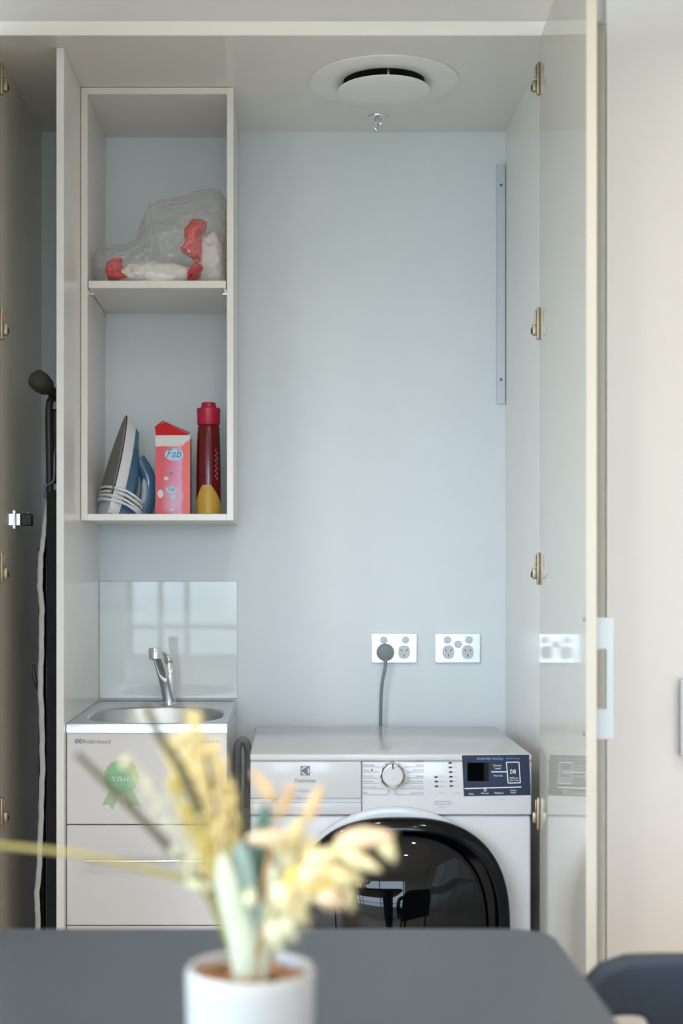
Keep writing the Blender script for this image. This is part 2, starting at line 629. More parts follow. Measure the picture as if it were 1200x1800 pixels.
# ------------------------------------------------------------------ setting: room
BACK, FRONT = 3.72, 3.05
RZ = 2.394                                   # cupboard ceiling height
XL, XR = -0.635, 0.577                       # cupboard side walls
struct('floor', box(ROOM['x0'], ROOM['x1'], ROOM['y0'], 3.80, -0.05, 0.0), M['floor'])
struct('ceiling', box(ROOM['x0'], ROOM['x1'], ROOM['y0'], 3.80, ROOM['z1'], ROOM['z1'] + 0.05), M['paint'])
wx = ROOM['x0']
bm = BM()
add_box(bm, wx - 0.1, wx, ROOM['y0'], FILL_WIN['y0'], -0.05, ROOM['z1'] + 0.05)
add_box(bm, wx - 0.1, wx, FILL_WIN['y1'], 3.80, -0.05, ROOM['z1'] + 0.05)
add_box(bm, wx - 0.1, wx, FILL_WIN['y0'], FILL_WIN['y1'], -0.05, FILL_WIN['z0'])
add_box(bm, wx - 0.1, wx, FILL_WIN['y0'], FILL_WIN['y1'], FILL_WIN['z1'], ROOM['z1'] + 0.05)
struct('wall_left', bm, M['paint'])
bm = BM()
for y in (FILL_WIN['y0'] + 0.025, -1.9, -0.3, FILL_WIN['y1'] - 0.025):
    add_box(bm, wx - 0.07, wx - 0.03, y - 0.025, y + 0.025, FILL_WIN['z0'], FILL_WIN['z1'])
for z in (FILL_WIN['z0'] + 0.025, FILL_WIN['z1'] - 0.025):
    add_box(bm, wx - 0.068, wx - 0.032, FILL_WIN['y0'], FILL_WIN['y1'], z - 0.025, z + 0.025)
struct('added_fill_window', bm, M['alu'])  # frame of the added side window
struct('wall_right', box(ROOM['x1'], ROOM['x1'] + 0.1, ROOM['y0'], 3.80, -0.05, ROOM['z1'] + 0.05), M['paint'])
# window wall behind the camera
wy = WIN['y']
bm = BM()
add_box(bm, ROOM['x0'], WIN['x0'], wy - 0.12, wy, 0, ROOM['z1'])
add_box(bm, WIN['x1'], ROOM['x1'], wy - 0.12, wy, 0, ROOM['z1'])
add_box(bm, WIN['x0'], WIN['x1'], wy - 0.12, wy, 0, WIN['z0'])
add_box(bm, WIN['x0'], WIN['x1'], wy - 0.12, wy, WIN['z1'], ROOM['z1'])
struct('wall_front', bm, M['paint'])
bm = BM()
for x in (WIN['x0'] + 0.02, -0.965, -0.76, 0.3, 1.05, WIN['x1'] - 0.02):
    add_box(bm, x - 0.022, x + 0.022, wy - 0.08, wy - 0.03, WIN['z0'], WIN['z1'])
for z in (WIN['z0'] + 0.02, 0.80, WIN['z1'] - 0.02):
    add_box(bm, WIN['x0'], WIN['x1'], wy - 0.078, wy - 0.032, z - 0.018, z + 0.018)
struct('window_1', bm, M['alu'])

# cupboard shell
struct('wall_back', box(XL - 0.02, XR + 0.02, BACK, BACK + 0.05, 0, RZ + 0.05), M['backwall'])
struct('wall_cupboard_left', box(XL - 0.018, XL, FRONT + 0.012, BACK, 0, RZ), M['niche'])
struct('wall_cupboard_right', box(XR, XR + 0.018, FRONT + 0.012, BACK, 0, RZ), M['melamine'])
struct('ceiling_cupboard', box(XL - 0.40, 0.655, FRONT, BACK + 0.05, RZ, RZ + 0.0315, 0.0012, 1), M['melamine'])
struct('wall_bulkhead', box(ROOM['x0'], ROOM['x1'], FRONT + 0.004, FRONT + 0.06, RZ + 0.0325, ROOM['z1']), M['bulkhead'])
# facade either side
struct('wall_facade_left', box(ROOM['x0'], XL - 0.11, FRONT - 0.02, FRONT + 0.02, 0, RZ + 0.034), M['facade'])
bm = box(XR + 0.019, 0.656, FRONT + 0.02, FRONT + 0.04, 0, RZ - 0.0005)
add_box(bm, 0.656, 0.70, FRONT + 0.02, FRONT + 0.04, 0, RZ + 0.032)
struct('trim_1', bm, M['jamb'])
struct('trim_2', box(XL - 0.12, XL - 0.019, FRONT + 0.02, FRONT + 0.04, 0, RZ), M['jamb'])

door3 = struct('door_3', box(0.686, 1.30, FRONT - 0.02, FRONT, 0.05, 2.66, 0.0015, 1), M['facade'])
struct('wall_facade_right', box(1.303, ROOM['x1'], FRONT - 0.02, FRONT + 0.02, 0, 2.66), M['facade'])
hp = prism(rounded(0, 0.030, 0, 0.16, 0.002), [], 0.012, 0.0015)
hp.transform(Matrix.Translation((0.8390, FRONT - 0.034, 0.855)) @ FACE)
obj('handle', hp, M['alu'], door3)

# ------------------------------------------------------------------ right cupboard door, opened
DA = math.atan(0.05)


def door(name, x, sgn, label):
    """a door standing open, hinged at (x, FRONT); sgn +1 leans towards -X as it comes forward"""
    piv = Vector((x, FRONT, 0))
    L = 0.62
    # local frame: u along door from the hinge towards the viewer, n outward (away from the opening)
    u = Vector((-math.sin(DA) * sgn, -math.cos(DA), 0))
    n = Vector((math.cos(DA) * sgn, -math.sin(DA), 0))
    def W(a, b, z):
        return piv + u * a + n * b + Vector((0, 0, z))
    def xf(bm):
        for v in bm.verts:
            v.co = W(v.co.x, v.co.y, v.co.z)
        bmesh.ops.recalc_face_normals(bm, faces=bm.faces[:])
        return bm
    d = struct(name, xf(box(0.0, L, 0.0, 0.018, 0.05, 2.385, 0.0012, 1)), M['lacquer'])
    return d, W, xf


door1, W1, X1 = door('door_1', 0.5466, 1, '')
door2, W2, X2 = door('door_2', -0.6095, -1, '')


def hinges(d, X, sgn):
    for py in (140, 570, 1000, 1430):
        zc = PZ(py, 3.05) - 0.010
        bm = BM()
        # long cup plate on the door face, waisted in the middle
        add_box(bm, -0.004, 0.010, -0.0065, -0.0002, zc - 0.024, zc + 0.045, 0.002, 2)
        h = obj('hinge', X(bm), M['nickel'], d, SM)
        bm = BM()
        add_box(bm, -0.004, 0.006, -0.010, -0.0068, zc + 0.014, zc + 0.040, 0.0015, 2)
        obj('hinge_arm', X(bm), M['nickel'], h, SM)
        bm = BM()
        add_box(bm, -0.020, -0.0042, -0.0145, -0.003, zc - 0.012, zc + 0.012, 0.003, 2)
        obj('hinge_body', X(bm), M['nickel'], h, SM)
        bm = BM()
        add_box(bm, -0.0195, -0.012, -0.0165, -0.0148, zc - 0.008, zc + 0.004, 0.0006, 1)
        obj('hinge_screw', X(bm), M['dark'], h)


hinges(door1, X1, 1)
hinges(door2, X2, -1)
# D-shaped pull on the outer face of the right door
outer = rounded(0.0, 0.0335, 0.0, 0.209, 0.0012)
hole = rounded(0.0, 0.0225, 0.0505, 0.156, 0.003)
hole = [(max(a, 0.0008), b) for a, b in hole]
hm = prism(outer, [hole], 0.010, 0.0008)
bm = BM()
bm.from_mesh(hm)
bpy.data.meshes.remove(hm)
for v in bm.verts:
    a, b, c = v.co
    v.co = Vector((0.58 + c, 0.0182 + a, PZ(1298, 2.47) + b))
obj('handle', X1(bm), M['alu'], door1, SM)
for py in (1089, 1290):
    s = BM()
    add_lathe(s, [(0.0, 0.0), (0.0036, 0.0), (0.0034, 0.0012), (0.0, 0.0012)], 0, 0, 14, axis='Y', closed_ends=False)
    for v in s.verts:
        v.co = Vector((0.597 + v.co.x, v.co.y - 0.0001, PZ(py, 2.45) + v.co.z))
    obj('handle_screw', X1(s), M['wire'], door1)
# same pull on the left door (out of the frame)
bm = box(0.575, 0.585, 0.0182, 0.048, PZ(1298, 2.47), PZ(1298, 2.47) + 0.209, 0.002)
obj('handle', X2(bm), M['alu'], door2)

# ------------------------------------------------------------------ partition and open wall cabinet
t = thing('cupboard_partition', 'tall white board standing between broom niche and laundry nook', 'panel', (-0.492, 3.42, 0))
obj('board', box(-0.500, -0.4842, 3.1215, BACK - 0.001, 0.0, RZ - 0.001), M['melamine'], t)
obj('edge_band', box(-0.5002, -0.484, 3.1200, 3.1214, 0.0, RZ - 0.001, 0.0004, 1), M['facade'], t)

CX0, CX1, CY0, CY1, CZ0, CZ1 = -0.4832, -0.1215, 3.376, BACK - 0.0012, 1.365, RZ - 0.0012
T = 0.0155
cab = thing('wall_cabinet', 'open white wall cabinet with one shelf above the sink', 'cabinet', (-0.302, 3.54, CZ0))
obj('side_panel', box(CX0, CX0 + T, CY0, CY1, CZ0, CZ1, 0.0006, 1), M['melamine'], cab)
obj('side_panel', box(CX1 - T, CX1, CY0, CY1, CZ0, CZ1, 0.0006, 1), M['melamine'], cab)
obj('top_panel', box(CX0 + T, CX1 - T, CY0 + 0.0005, CY1, CZ1 - T, CZ1, 0.0006, 1), M['melamine'], cab)
obj('bottom_panel', box(CX0 + T, CX1 - T, CY0 + 0.0005, CY1, CZ0, CZ0 + T, 0.0006, 1), M['melamine'], cab)
obj('back_panel', box(CX0 + T, CX1 - T, CY1 - 0.004, CY1, CZ0 + T, CZ1 - T), M['backwall'], cab)
SZ = 1.935
sh = obj('shelf', box(CX0 + T + 0.0018, CX1 - T - 0.0018, CY0 + 0.004, CY1 - 0.0045, SZ - 0.0175, SZ, 0.0006, 1), M['melamine'], cab)
for x, sg in ((CX0 + T, 1), (CX1 - T, -1)):
    for y in (CY0 + 0.045, CY1 - 0.06):
        bm = BM()
        add_tube(bm, [(x, y, SZ - 0.0235), (x + sg * 0.012, y, SZ - 0.0235)], 0.0042, 10)
        add_box(bm, x, x + sg * 0.008, y - 0.0055, y + 0.0055, SZ - 0.0215, SZ - 0.0182)
        bmesh.ops.recalc_face_normals(bm, faces=bm.faces[:])
        obj('shelf_pin', bm, M['chrome'], cab, SM)
bm = BM()
for z in [1.50 + 0.034 * k for k in range(11)] + [2.02 + 0.034 * k for k in range(9)]:
    for y in (CY0 + 0.045, CY1 - 0.06):
        add_box(bm, CX0 + T - 0.001, CX0 + T + 0.0003, y - 0.002, y + 0.002, z - 0.002, z + 0.002)
obj('pin_hole', bm, M['print_grey'], cab, kind='stuff')

# ------------------------------------------------------------------ bin liner bundles inside a clear bag on the shelf
from mathutils import noise


def blob(cx, cy, cz, rx, ry, rz, amp=0.12, freq=30, rot=None, sub=4, floor=None, seed=0.0, crease=0.0):
    bm = BM()
    bmesh.ops.create_icosphere(bm, subdivisions=sub, radius=1.0)
    R = rot or Matrix.Identity(3)
    for v in bm.verts:
        p = v.co.copy()
        q = Vector((p.x * rx, p.y * ry, p.z * rz))
        n = noise.noise(q * freq + Vector((seed, seed * 2, seed * 3)))
        n2 = noise.noise(q * freq * 2.7 + Vector((seed * 5, seed, 1)))
        q = q * (1 + amp * n + amp * 0.5 * n2 - crease * abs(n2))
        q = R @ q + Vector((cx, cy, cz))
        if floor is not None and q.z < floor:
            q.z = floor + 0.0002 + 0.02 * (floor - q.z)
        v.co = q
    return bm


ry = lambda a: Matrix.Rotation(math.radians(a), 3, 'Y')
SH = SZ + 0.0005


def rag_loft(secs, D, seed, n=30):
    """crumpled sheet: sections (px, py, half width px, half depth m) lofted downwards, with hard creases"""
    bm = BM()
    rings = []
    dense = []
    for (a, b) in zip(secs[:-1], secs[1:]):
        for k in range(5):
            dense.append([a[q] + (b[q] - a[q]) * k / 5 for q in range(4)])
    dense.append(list(secs[-1]))
    for i, (px, py, hw, hd) in enumerate(dense):
        c = P(px, py, D)
        ring = []
        for k in range(n):
            t_ = 2 * PI * k / n
            q = Vector((math.cos(t_) * hw / F * D, -math.sin(t_) * hd, 0))
            w = c + q
            f_ = 1 + 0.35 * noise.noise(w * 55 + Vector((seed, 1, 2))) - 0.30 * abs(noise.noise(w * 120 + Vector((3, seed, 1))))
            w = c + q * f_
            w.z += 0.004 * noise.noise(w * 90 + Vector((seed, seed, 0)))
            w.z = max(w.z, SH + 0.0002)
            ring.append(bm.verts.new(w))
        rings.append(ring)
    for i in range(len(rings) - 1):
        for k in range(n):
            bm.faces.new((rings[i][k], rings[i][(k + 1) % n], rings[i + 1][(k + 1) % n], rings[i + 1][k]))
    bm.faces.new(rings[0][::-1])
    bm.faces.new(rings[-1])
    bmesh.ops.recalc_face_normals(bm, faces=bm.faces[:])
    return bm


D1, D2 = 3.465, 3.56
b1 = thing('plastic_bundle', 'white crinkled plastic bundle with red end lying flat in clear bag', 'bundle', P(262, 492, D1))
obj('wrap', blob(PX(272, D1), D1, SH + 0.029, 0.094, 0.046, 0.033, 0.18, 45, floor=SH, seed=1, crease=0.16), M['rag_white'], b1, 4)
obj('red_end', rag_loft([(206, 456, 9, 0.020), (201, 462, 15, 0.036), (200, 471, 15, 0.044), (203, 482, 17, 0.046), (210, 492, 20, 0.044)], D1 - 0.002, 2), M['rag_red'], b1, 4)
obj('red_band', rag_loft([(347, 462, 6, 0.02), (346, 470, 10, 0.040), (342, 480, 11, 0.044), (336, 489, 12, 0.042), (333, 492, 8, 0.04)], D1, 3), M['rag_red'], b1, 4)
b2 = thing('plastic_bundle', 'white crinkled plastic bundle with red crest standing upright in clear bag', 'bundle', P(372, 492, D2))
obj('wrap', blob(PX(371, D2), D2, SH + 0.074, 0.043, 0.042, 0.090, 0.20, 40, floor=SH, seed=4, crease=0.2), M['rag_white'], b2, 4)
obj('wrap_foot', blob(PX(376, D2 - 0.035), D2 - 0.035, SH + 0.018, 0.026, 0.024, 0.022, 0.2, 45, floor=SH, seed=5, crease=0.2), M['rag_white'], b2, 4)
obj('red_crest', rag_loft([(349, 386, 10, 0.012), (348, 392, 17, 0.024), (344, 402, 18, 0.030), (339, 414, 14, 0.028), (337, 426, 15, 0.028), (333, 436, 19, 0.026), (336, 444, 18, 0.022),
                           (344, 450, 9, 0.018), (346, 458, 7, 0.014)], D2 - 0.030, 6), M['rag_red'], b2, 4)
b3 = thing('plastic_bundle', 'dark red plastic bundle half hidden at the right end of upper shelf', 'bundle', (CX1 - T - 0.010, 3.59, SH))
obj('wrap', blob(CX1 - T - 0.011, 3.59, SH + 0.016, 0.009, 0.03, 0.0165, 0.05, 45, floor=SH, seed=8), M['rag_red'], b3, 4)


def bag_mesh():
    """a slack film bag: cross sections (ellipses in the YZ plane) lofted along X with folds"""
    bm = BM()
    prof = [(166, 452, 492), (178, 446, 492), (200, 442, 492), (225, 440, 492), (246, 428, 492), (257, 392, 492), (266, 366, 492),
            (282, 357, 492), (305, 356, 492), (330, 352, 492), (350, 344, 492), (370, 339, 492), (388, 342, 492), (396, 354, 492)]
    n = 48
    rings = []
    for i, (px, t_, b_) in enumerate(prof):
        D = 3.50
        x, zt, zb = PX(px, D), PZ(t_, D), SH
        cy = 3.515
        half = 0.115 if 0 < i < len(prof) - 1 else 0.05
        ring = []
        for k in range(n):
            a = 2 * PI * k / n
            c, s = math.cos(a), math.sin(a)
            y = cy + half * math.copysign(abs(c) ** 0.75, c)
            z = (zt + zb) / 2 + (zt - zb) / 2 * math.copysign(abs(s) ** 0.7, s)
            q = Vector((x, y, z))
            nn = noise.noise(q * 16 + Vector((3, 1, 7))) * 0.007 + noise.noise(q * 42) * 0.002
            q += Vector((nn * 0.6, c * nn, s * nn))
            q.z = max(q.z, SH + 0.0003)
            q.x = min(q.x, CX1 - T - 0.0015)
            q.x = max(q.x, CX0 + T + 0.001)
            ring.append(bm.verts.new(q))
        rings.append(ring)
    for i in range(len(rings) - 1):
        for k in range(n):
            bm.faces.new((rings[i][k], rings[i][(k + 1) % n], rings[i + 1][(k + 1) % n], rings[i + 1][k]))
    bm.faces.new(rings[0][::-1])
    bm.faces.new(rings[-1])
    bmesh.ops.subdivide_edges(bm, edges=bm.edges[:], cuts=1, use_grid_fill=True, smooth=0.6)
    bmesh.ops.subdivide_edges(bm, edges=bm.edges[:], cuts=1, use_grid_fill=True)
    bm.normal_update()
    for v in bm.verts:                              # crinkles in the film
        w = 1.0 - abs(noise.noise(v.co * 26 + Vector((5, 2, 9)))) * 2.2
        w2 = 1.0 - abs(noise.noise(v.co * 60)) * 2.2
        v.co += v.normal * (0.0060 * max(0, w) ** 2 + 0.0022 * max(0, w2) ** 2)
    for v in bm.verts:
        v.co.z = max(v.co.z, SH + 0.0003)
        v.co.x = max(v.co.x, CX0 + T + 0.001)
        v.co.x = min(v.co.x, CX1 - T - 0.0015)
    bmesh.ops.recalc_face_normals(bm, faces=bm.faces[:])
    return bm


bag = thing('plastic_bag', 'slack clear plastic bag holding red and white bundles on upper shelf', 'bag', P(285, 492, 3.515))
obj('film', bag_mesh(), M['film'], bag, 4)

# ------------------------------------------------------------------ steam iron
BZ = CZ0 + T + 0.0004                       # top of the cabinet floor


def iron():
    root = thing('steam_iron', 'blue and white steam iron standing on heel beside carton', 'iron', (-0.456, 3.50, BZ))
    lean, yaw = math.radians(15), math.radians(24)
    av = Vector((math.sin(lean) * math.cos(yaw), math.sin(lean) * math.sin(yaw), math.cos(lean)))
    tv = Vector((math.cos(lean) * math.cos(yaw), math.cos(lean) * math.sin(yaw), -math.sin(lean)))
    wv = av.cross(tv)
    O = Vector(root.location)
    def Wd(a, w, t_):
        q = O + av * a + wv * w + tv * t_
        q.z = max(q.z, BZ)
        q.x = max(q.x, CX0 + T + 0.001)
        return q
    def outline(a0, a1, hw, n=28, tipk=1.0):
        # teardrop: rounded heel at a0, point at a1
        pts = []
        for k in range(n + 1):
            s = k / n
            a = a0 + (a1 - a0) * s
            w = hw * (1 - s ** (2.3 * tipk)) ** 0.85
            heel = min(1.0, (s / 0.16))
            w *= math.sqrt(max(0.0, 1 - (1 - heel) ** 2)) * 0.35 + 0.65 if s < 0.16 else 1.0
            pts.append((a, w))
        return [(a, w) for a, w in pts] + [(a, -w) for a, w in reversed(pts[:-1])]
    def loft(layers):
        bm = BM()
        rings = []
        for ol, t_ in layers:
            rings.append([bm.verts.new(Wd(a, w, t_(a) if callable(t_) else t_)) for a, w in ol])
        n = len(rings[0])
        for i in range(len(rings) - 1):
            for k in range(n):
                bm.faces.new((rings[i][k], rings[i][(k + 1) % n], rings[i + 1][(k + 1) % n], rings[i + 1][k]))
        bm.faces.new(rings[0][::-1])
        bm.faces.new(rings[-1])
        bmesh.ops.recalc_face_normals(bm, faces=bm.faces[:])
        return bm
    obj('soleplate', loft([(outline(0.046, 0.258, 0.052), 0.0), (outline(0.044, 0.260, 0.0545), 0.0025)]), M['sole'], root, SM)
    obj('sole_gasket', loft([(outline(0.044, 0.259, 0.054), 0.0026), (outline(0.044, 0.259, 0.054), 0.0056)]), M['dark'], root, SM)
    obj('skirt', loft([(outline(0.0, 0.257, 0.053), 0.0058), (outline(0.0, 0.250, 0.055), 0.014), (outline(0.0, 0.236, 0.050), 0.034)]), M['iron_white'], root, SM)
    obj('water_tank', loft([(outline(0.028, 0.212, 0.049), 0.0345), (outline(0.03, 0.200, 0.048), lambda a: 0.055 - 0.05 * max(0, a - 0.11)),
                            (outline(0.035, 0.180, 0.036), lambda a: 0.068 - 0.10 * max(0, a - 0.09))]), M['iron_tank'], root, SM)
    obj('nose', loft([(outline(0.160, 0.236, 0.020), 0.0346), (outline(0.165, 0.226, 0.016), 0.046), (outline(0.17, 0.210, 0.010), 0.050)]), M['iron_blue'], root, SM)
    bm = BM()
    hpts = spline([(0.020, 0, 0.052), (0.010, 0, 0.088), (0.040, 0, 0.108), (0.090, 0, 0.108), (0.130, 0, 0.094), (0.165, 0, 0.060)], 6)
    add_tube(bm, [Wd(*p) for p in hpts], [0.017 + 0.004 * math.sin(PI * i / (len(hpts) - 1)) for i in range(len(hpts))], 14)
    for v in bm.verts:
        v.co.z = max(v.co.z, BZ + 0.0004)
    obj('handle', bm, M['iron_blue'], root, 4)
    bm = BM()
    g = spline([(0.045, -0.014, 0.094), (0.080, -0.016, 0.094), (0.118, -0.014, 0.083)], 6)
    add_tube(bm, [Wd(*p) for p in g], [0.004, 0.006, 0.007, 0.008, 0.008, 0.009, 0.009, 0.009, 0.008, 0.008, 0.007, 0.005, 0.003], 10)
    obj('grip_inlay', bm, M['iron_pale'], root, 4)
    obj('heel', loft([(outline(-0.004, 0.06, 0.046, tipk=2), 0.036), (outline(-0.004, 0.055, 0.044, tipk=2), 0.078)]), M['iron_blue'], root, SM)
    # the flex wound round the heel: one continuous coil
    bm = BM()
    pts = []
    turns = 8
    for k in range(turns * 40 + 1):
        u = k / 40
        a = 2 * PI * u
        lvl = 0.022 + 0.0052 * u + 0.002 * math.sin(3.1 * u)
        hw, ht = 0.060 + 0.002 * math.sin(5 * u), 0.050 + 0.002 * math.sin(4 * u)
        w = hw * math.copysign(abs(math.cos(a)) ** 0.7, math.cos(a))
        t_ = 0.044 + ht * math.copysign(abs(math.sin(a)) ** 0.7, math.sin(a))
        # the coils sag on the handle side
        lv = lvl + 0.012 - 0.30 * max(0, t_ - 0.035) * (1 if u > 0.5 else 0.5)
        q = O + av * lv + wv * w + tv * t_
        q.z = max(q.z, BZ + 0.0036)
        q.x = max(q.x, CX0 + T + 0.0045)
        pts.append(q)
    add_tube(bm, pts, 0.0032, 8)
    obj('flex', bm, M['iron_white'], root, 4)
    return root


iron()

# ------------------------------------------------------------------ washing powder carton
cd = 3.455
fx0, fx1 = PX(273, cd), PX(334, cd)
fz0, fz1 = BZ, PZ(765, cd)
ca = thing('detergent_carton', 'torn open red and pink washing powder carton between iron and bottle', 'carton', ((fx0 + fx1) / 2, cd + 0.03, BZ))
bm = BM()
add_box(bm, fx0, fx1, cd, cd + 0.0012, fz0, fz1)
add_box(bm, fx0, fx1, cd + 0.056, cd + 0.0572, fz0, fz1 + 0.004)
add_box(bm, fx0, fx0 + 0.0012, cd + 0.0012, cd + 0.056, fz0, fz1)
add_box(bm, fx0 + 0.0012, fx1 - 0.0012, cd + 0.0012, cd + 0.056, fz0, fz0 + 0.0012)
obj('carton_wall', bm, M['carton_white'], ca)
obj('side_wall', box(fx1 - 0.0012, fx1, cd + 0.0012, cd + 0.056, fz0, fz1 - 0.006), M['carton_side'], ca)
ft = PZ(785, cd)
# printed front: torn along its upper edge
bm = BM()
top = [(fx0 + (fx1 - fx0) * u, ft + dz) for u, dz in ((0, 0), (0.2, 0.001), (0.45, 0.0005), (0.7, 0.0015), (0.80, 0.003), (0.86, 0.009), (0.93, 0.014), (1.0, 0.016))]
bm.free()
me = prism([(fx0, fz0 + 0.0005), (fx1, fz0 + 0.0005)] + [(x, z) for x, z in reversed(top)], [], 0.0006)
obj('printed_front', upright(me, cd - 0.0006), M['carton_print'], ca)
# lid, folded back and up
bm = BM()
lp = [P(274, 764, cd + 0.004), P(330, 764, cd + 0.004), P(334, 760, cd + 0.050), P(286, 739, cd + 0.050), P(272, 750, cd + 0.030)]
vs = [bm.verts.new(p) for p in lp]
bm.faces.new(vs)
bmesh.ops.recalc_face_normals(bm, faces=bm.faces[:])
bmesh.ops.solidify(bm, geom=bm.faces[:], thickness=0.0014)
lid = obj('lid', bm, M['carton_red'], ca)
bm = BM()
lp = [P(281, 748, cd + 0.0400), P(286.5, 740.5, cd + 0.0480), P(333, 761, cd + 0.0475), P(322, 763.5, cd + 0.0380)]
vs = [bm.verts.new(p + Vector((0, -0.004, 0.0005))) for p in lp]
bm.faces.new(vs)
bmesh.ops.solidify(bm, geom=bm.faces[:], thickness=0.0008)
obj('lid_stripe', bm, M['carton_lilac'], lid)
yb = cd - 0.0014
def plate_ellipse(name, px, py, rx, rz, m, parent, D, y, n=2.0, seg=28):
    me = prism(superellipse(0, 0, rx, rz, n, seg), [], 0.0004)
    me.transform(Matrix.Translation((PX(px, D), y, PZ(py, D))) @ FACE)
    return obj(name, me, m, parent)
plate_ellipse('brand_oval', 306, 799, 0.0225, 0.0150, M['fab_pale'], ca, cd, yb)
text('Fab', PX(306, cd), yb - 0.0006, PZ(797, cd), 0.035, 0.020, M['fab_blue'], ca, 'brand_lettering', 0.25)
plate_ellipse('small_oval', 301, 861, 0.0125, 0.0080, M['fab_pale'], ca, cd, yb)
text('Fab', PX(301, cd), yb - 0.0006, PZ(860, cd), 0.017, 0.0095, M['fab_blue'], ca, 'brand_lettering', 0.25)
plate_ellipse('print_flower', 301, 832, 0.0045, 0.0040, M['fab_green'], ca, cd, yb, 1.2)
plate_ellipse('print_flower', 292, 841, 0.0060, 0.0055, M['carton_white'], ca, cd, yb, 1.4)
plate_ellipse('print_flower', 282, 868, 0.0075, 0.0105, M['carton_white'], ca, cd, yb, 1.6)
plate_ellipse('print_flower', 305, 874, 0.0085, 0.0050, M['fab_pale'], ca, cd, yb, 1.4)
plate_ellipse('print_flower', 302, 896, 0.0060, 0.0040, M['carton_white'], ca, cd, yb, 1.3)

# ------------------------------------------------------------------ red bottle
bx, by = PX(366.5, 3.47), 3.47
bo = thing('detergent_bottle', 'dark red plastic bottle with crimson cap and yellow label', 'bottle', (bx, by, BZ))
H = PZ(748, by) - BZ
body = lathe([(0.0, 0.0), (0.027, 0.0), (0.0295, 0.003), (0.030, 0.02), (0.0298, 0.10), (0.0290, 0.15), (0.0278, 0.185), (0.0268, H - 0.006), (0.024, H)],
             bx, by, 40, BZ, closed_ends=False)
obj('bottle_body', body, M['bottle'], bo, SM)
hc = PZ(708, by) - BZ
obj('cap', lathe([(0.0, H + 0.0004), (0.0262, H + 0.0004), (0.0275, H + 0.003), (0.0285, H + 0.030), (0.0292, H + 0.040), (0.0270, H + 0.042), (0.0185, H + 0.043),
                  (0.0178, hc - 0.004), (0.0165, hc), (0.0, hc)], bx, by, 40, BZ, closed_ends=False), M['cap'], bo, SM)


def wrap_patch(fn_top, z0, r, a0, a1, n, name, m, parent):
    bm = BM()
    lo, hi = [], []
    for k in range(n + 1):
        a = a0 + (a1 - a0) * k / n
        lo.append(bm.verts.new((bx + r * math.cos(a), by + r * math.sin(a), z0)))
        hi.append(bm.verts.new((bx + r * math.cos(a), by + r * math.sin(a), z0 + fn_top(k / n))))
    for k in range(n):
        bm.faces.new((lo[k], lo[k + 1], hi[k + 1], hi[k]))
    bmesh.ops.recalc_face_normals(bm, faces=bm.faces[:])
    return obj(name, bm, m, parent, SM)


wrap_patch(lambda u: 0.020 + 0.050 * min(1.0, min(u / 0.34, (1 - u) / 0.42)), BZ + 0.0025, 0.0308, PI * 1.04, PI * 1.96, 36, 'label', M['label_yellow'], bo)
bm = BM()
pts = []
for k in range(60):
    u = k / 59
    a = PI * 1.5 + 0.74 + 0.14 * math.sin(u * 38)
    pts.append((bx + 0.0300 * math.cos(a), by + 0.0302 * math.sin(a), BZ + 0.085 + u * 0.075))
add_tube(bm, pts, 0.0005, 4)
obj('printed_script', bm, M['carton_lilac'], bo)

# ------------------------------------------------------------------ splashback
sp = thing('splashback', 'glossy pale glass splashback reflecting a window behind the tap', 'splashback', (-0.303, BACK, 0.91))
SX0, SX1, SZ0, SZ1 = -0.4836, PX(417, BACK), 0.912, PZ(1022, BACK)
obj('glass', box(SX0, SX1, BACK - 0.007, BACK - 0.001, SZ0, SZ1, 0.0008, 1), M['glass_splash'], sp)

# ------------------------------------------------------------------ laundry tub
TX0, TX1, TY0, TY1, TZ = -0.4830, -0.1275, 3.15, BACK - 0.008, 0.907
tub = thing('laundry_tub', 'white laundry tub cabinet with steel sink and green rosette sticker', 'sink cabinet', (-0.305, 3.43, 0))
obj('side_panel', box(TX0 + 0.001, TX0 + 0.016, TY0 + 0.02, TY1 - 0.01, 0.08, TZ - 0.021), M['tub'], tub)
obj('side_panel', box(TX1 - 0.016, TX1 - 0.001, TY0 + 0.02, TY1 - 0.01, 0.08, TZ - 0.021), M['tub'], tub)
obj('back_panel', box(TX0 + 0.016, TX1 - 0.016, TY1 - 0.025, TY1 - 0.011, 0.08, TZ - 0.21), M['tub'], tub)
obj('plinth', box(TX0 + 0.02, TX1 - 0.02, TY0 + 0.06, TY0 + 0.075, 0.0, 0.08), M['tub'], tub)
zf = PZ(1450, TY0)
zd = PZ(1627.5, TY0)
fas = obj('fascia_panel', box(TX0 + 0.0005, TX1 - 0.0005, TY0 + 0.002, TY0 + 0.018, zf + 0.0012, TZ - 0.0205, 0.001, 1), M['tub'], tub)
dr = obj('door', box(TX0 + 0.0005, TX1 - 0.0005, TY0 + 0.002, TY0 + 0.018, zd + 0.0012, zf - 0.0012, 0.001, 1), M['tub'], tub)
obj('door', box(TX0 + 0.0005, TX1 - 0.0005, TY0 + 0.002, TY0 + 0.018, 0.085, zd - 0.0012, 0.001, 1), M['tub'], tub)
hz = PZ(1510, TY0)
bm = BM()
add_tube(bm, [(PX(152, TY0), TY0 - 0.022, hz), (PX(362, TY0), TY0 - 0.022, hz)], 0.0034, 12)
for px in (170, 344):
    add_tube(bm, [(PX(px, TY0), TY0 + 0.0018, hz), (PX(px, TY0), TY0 - 0.020, hz)], 0.0024, 10)
obj('handle', bm, M['chrome'], dr, SM)
text('Robinhood', PX(170, TY0), TY0 + 0.0012, PZ(1303.5, TY0), 0.060, 0.0092, M['print_grey'], fas, 'brand_lettering')
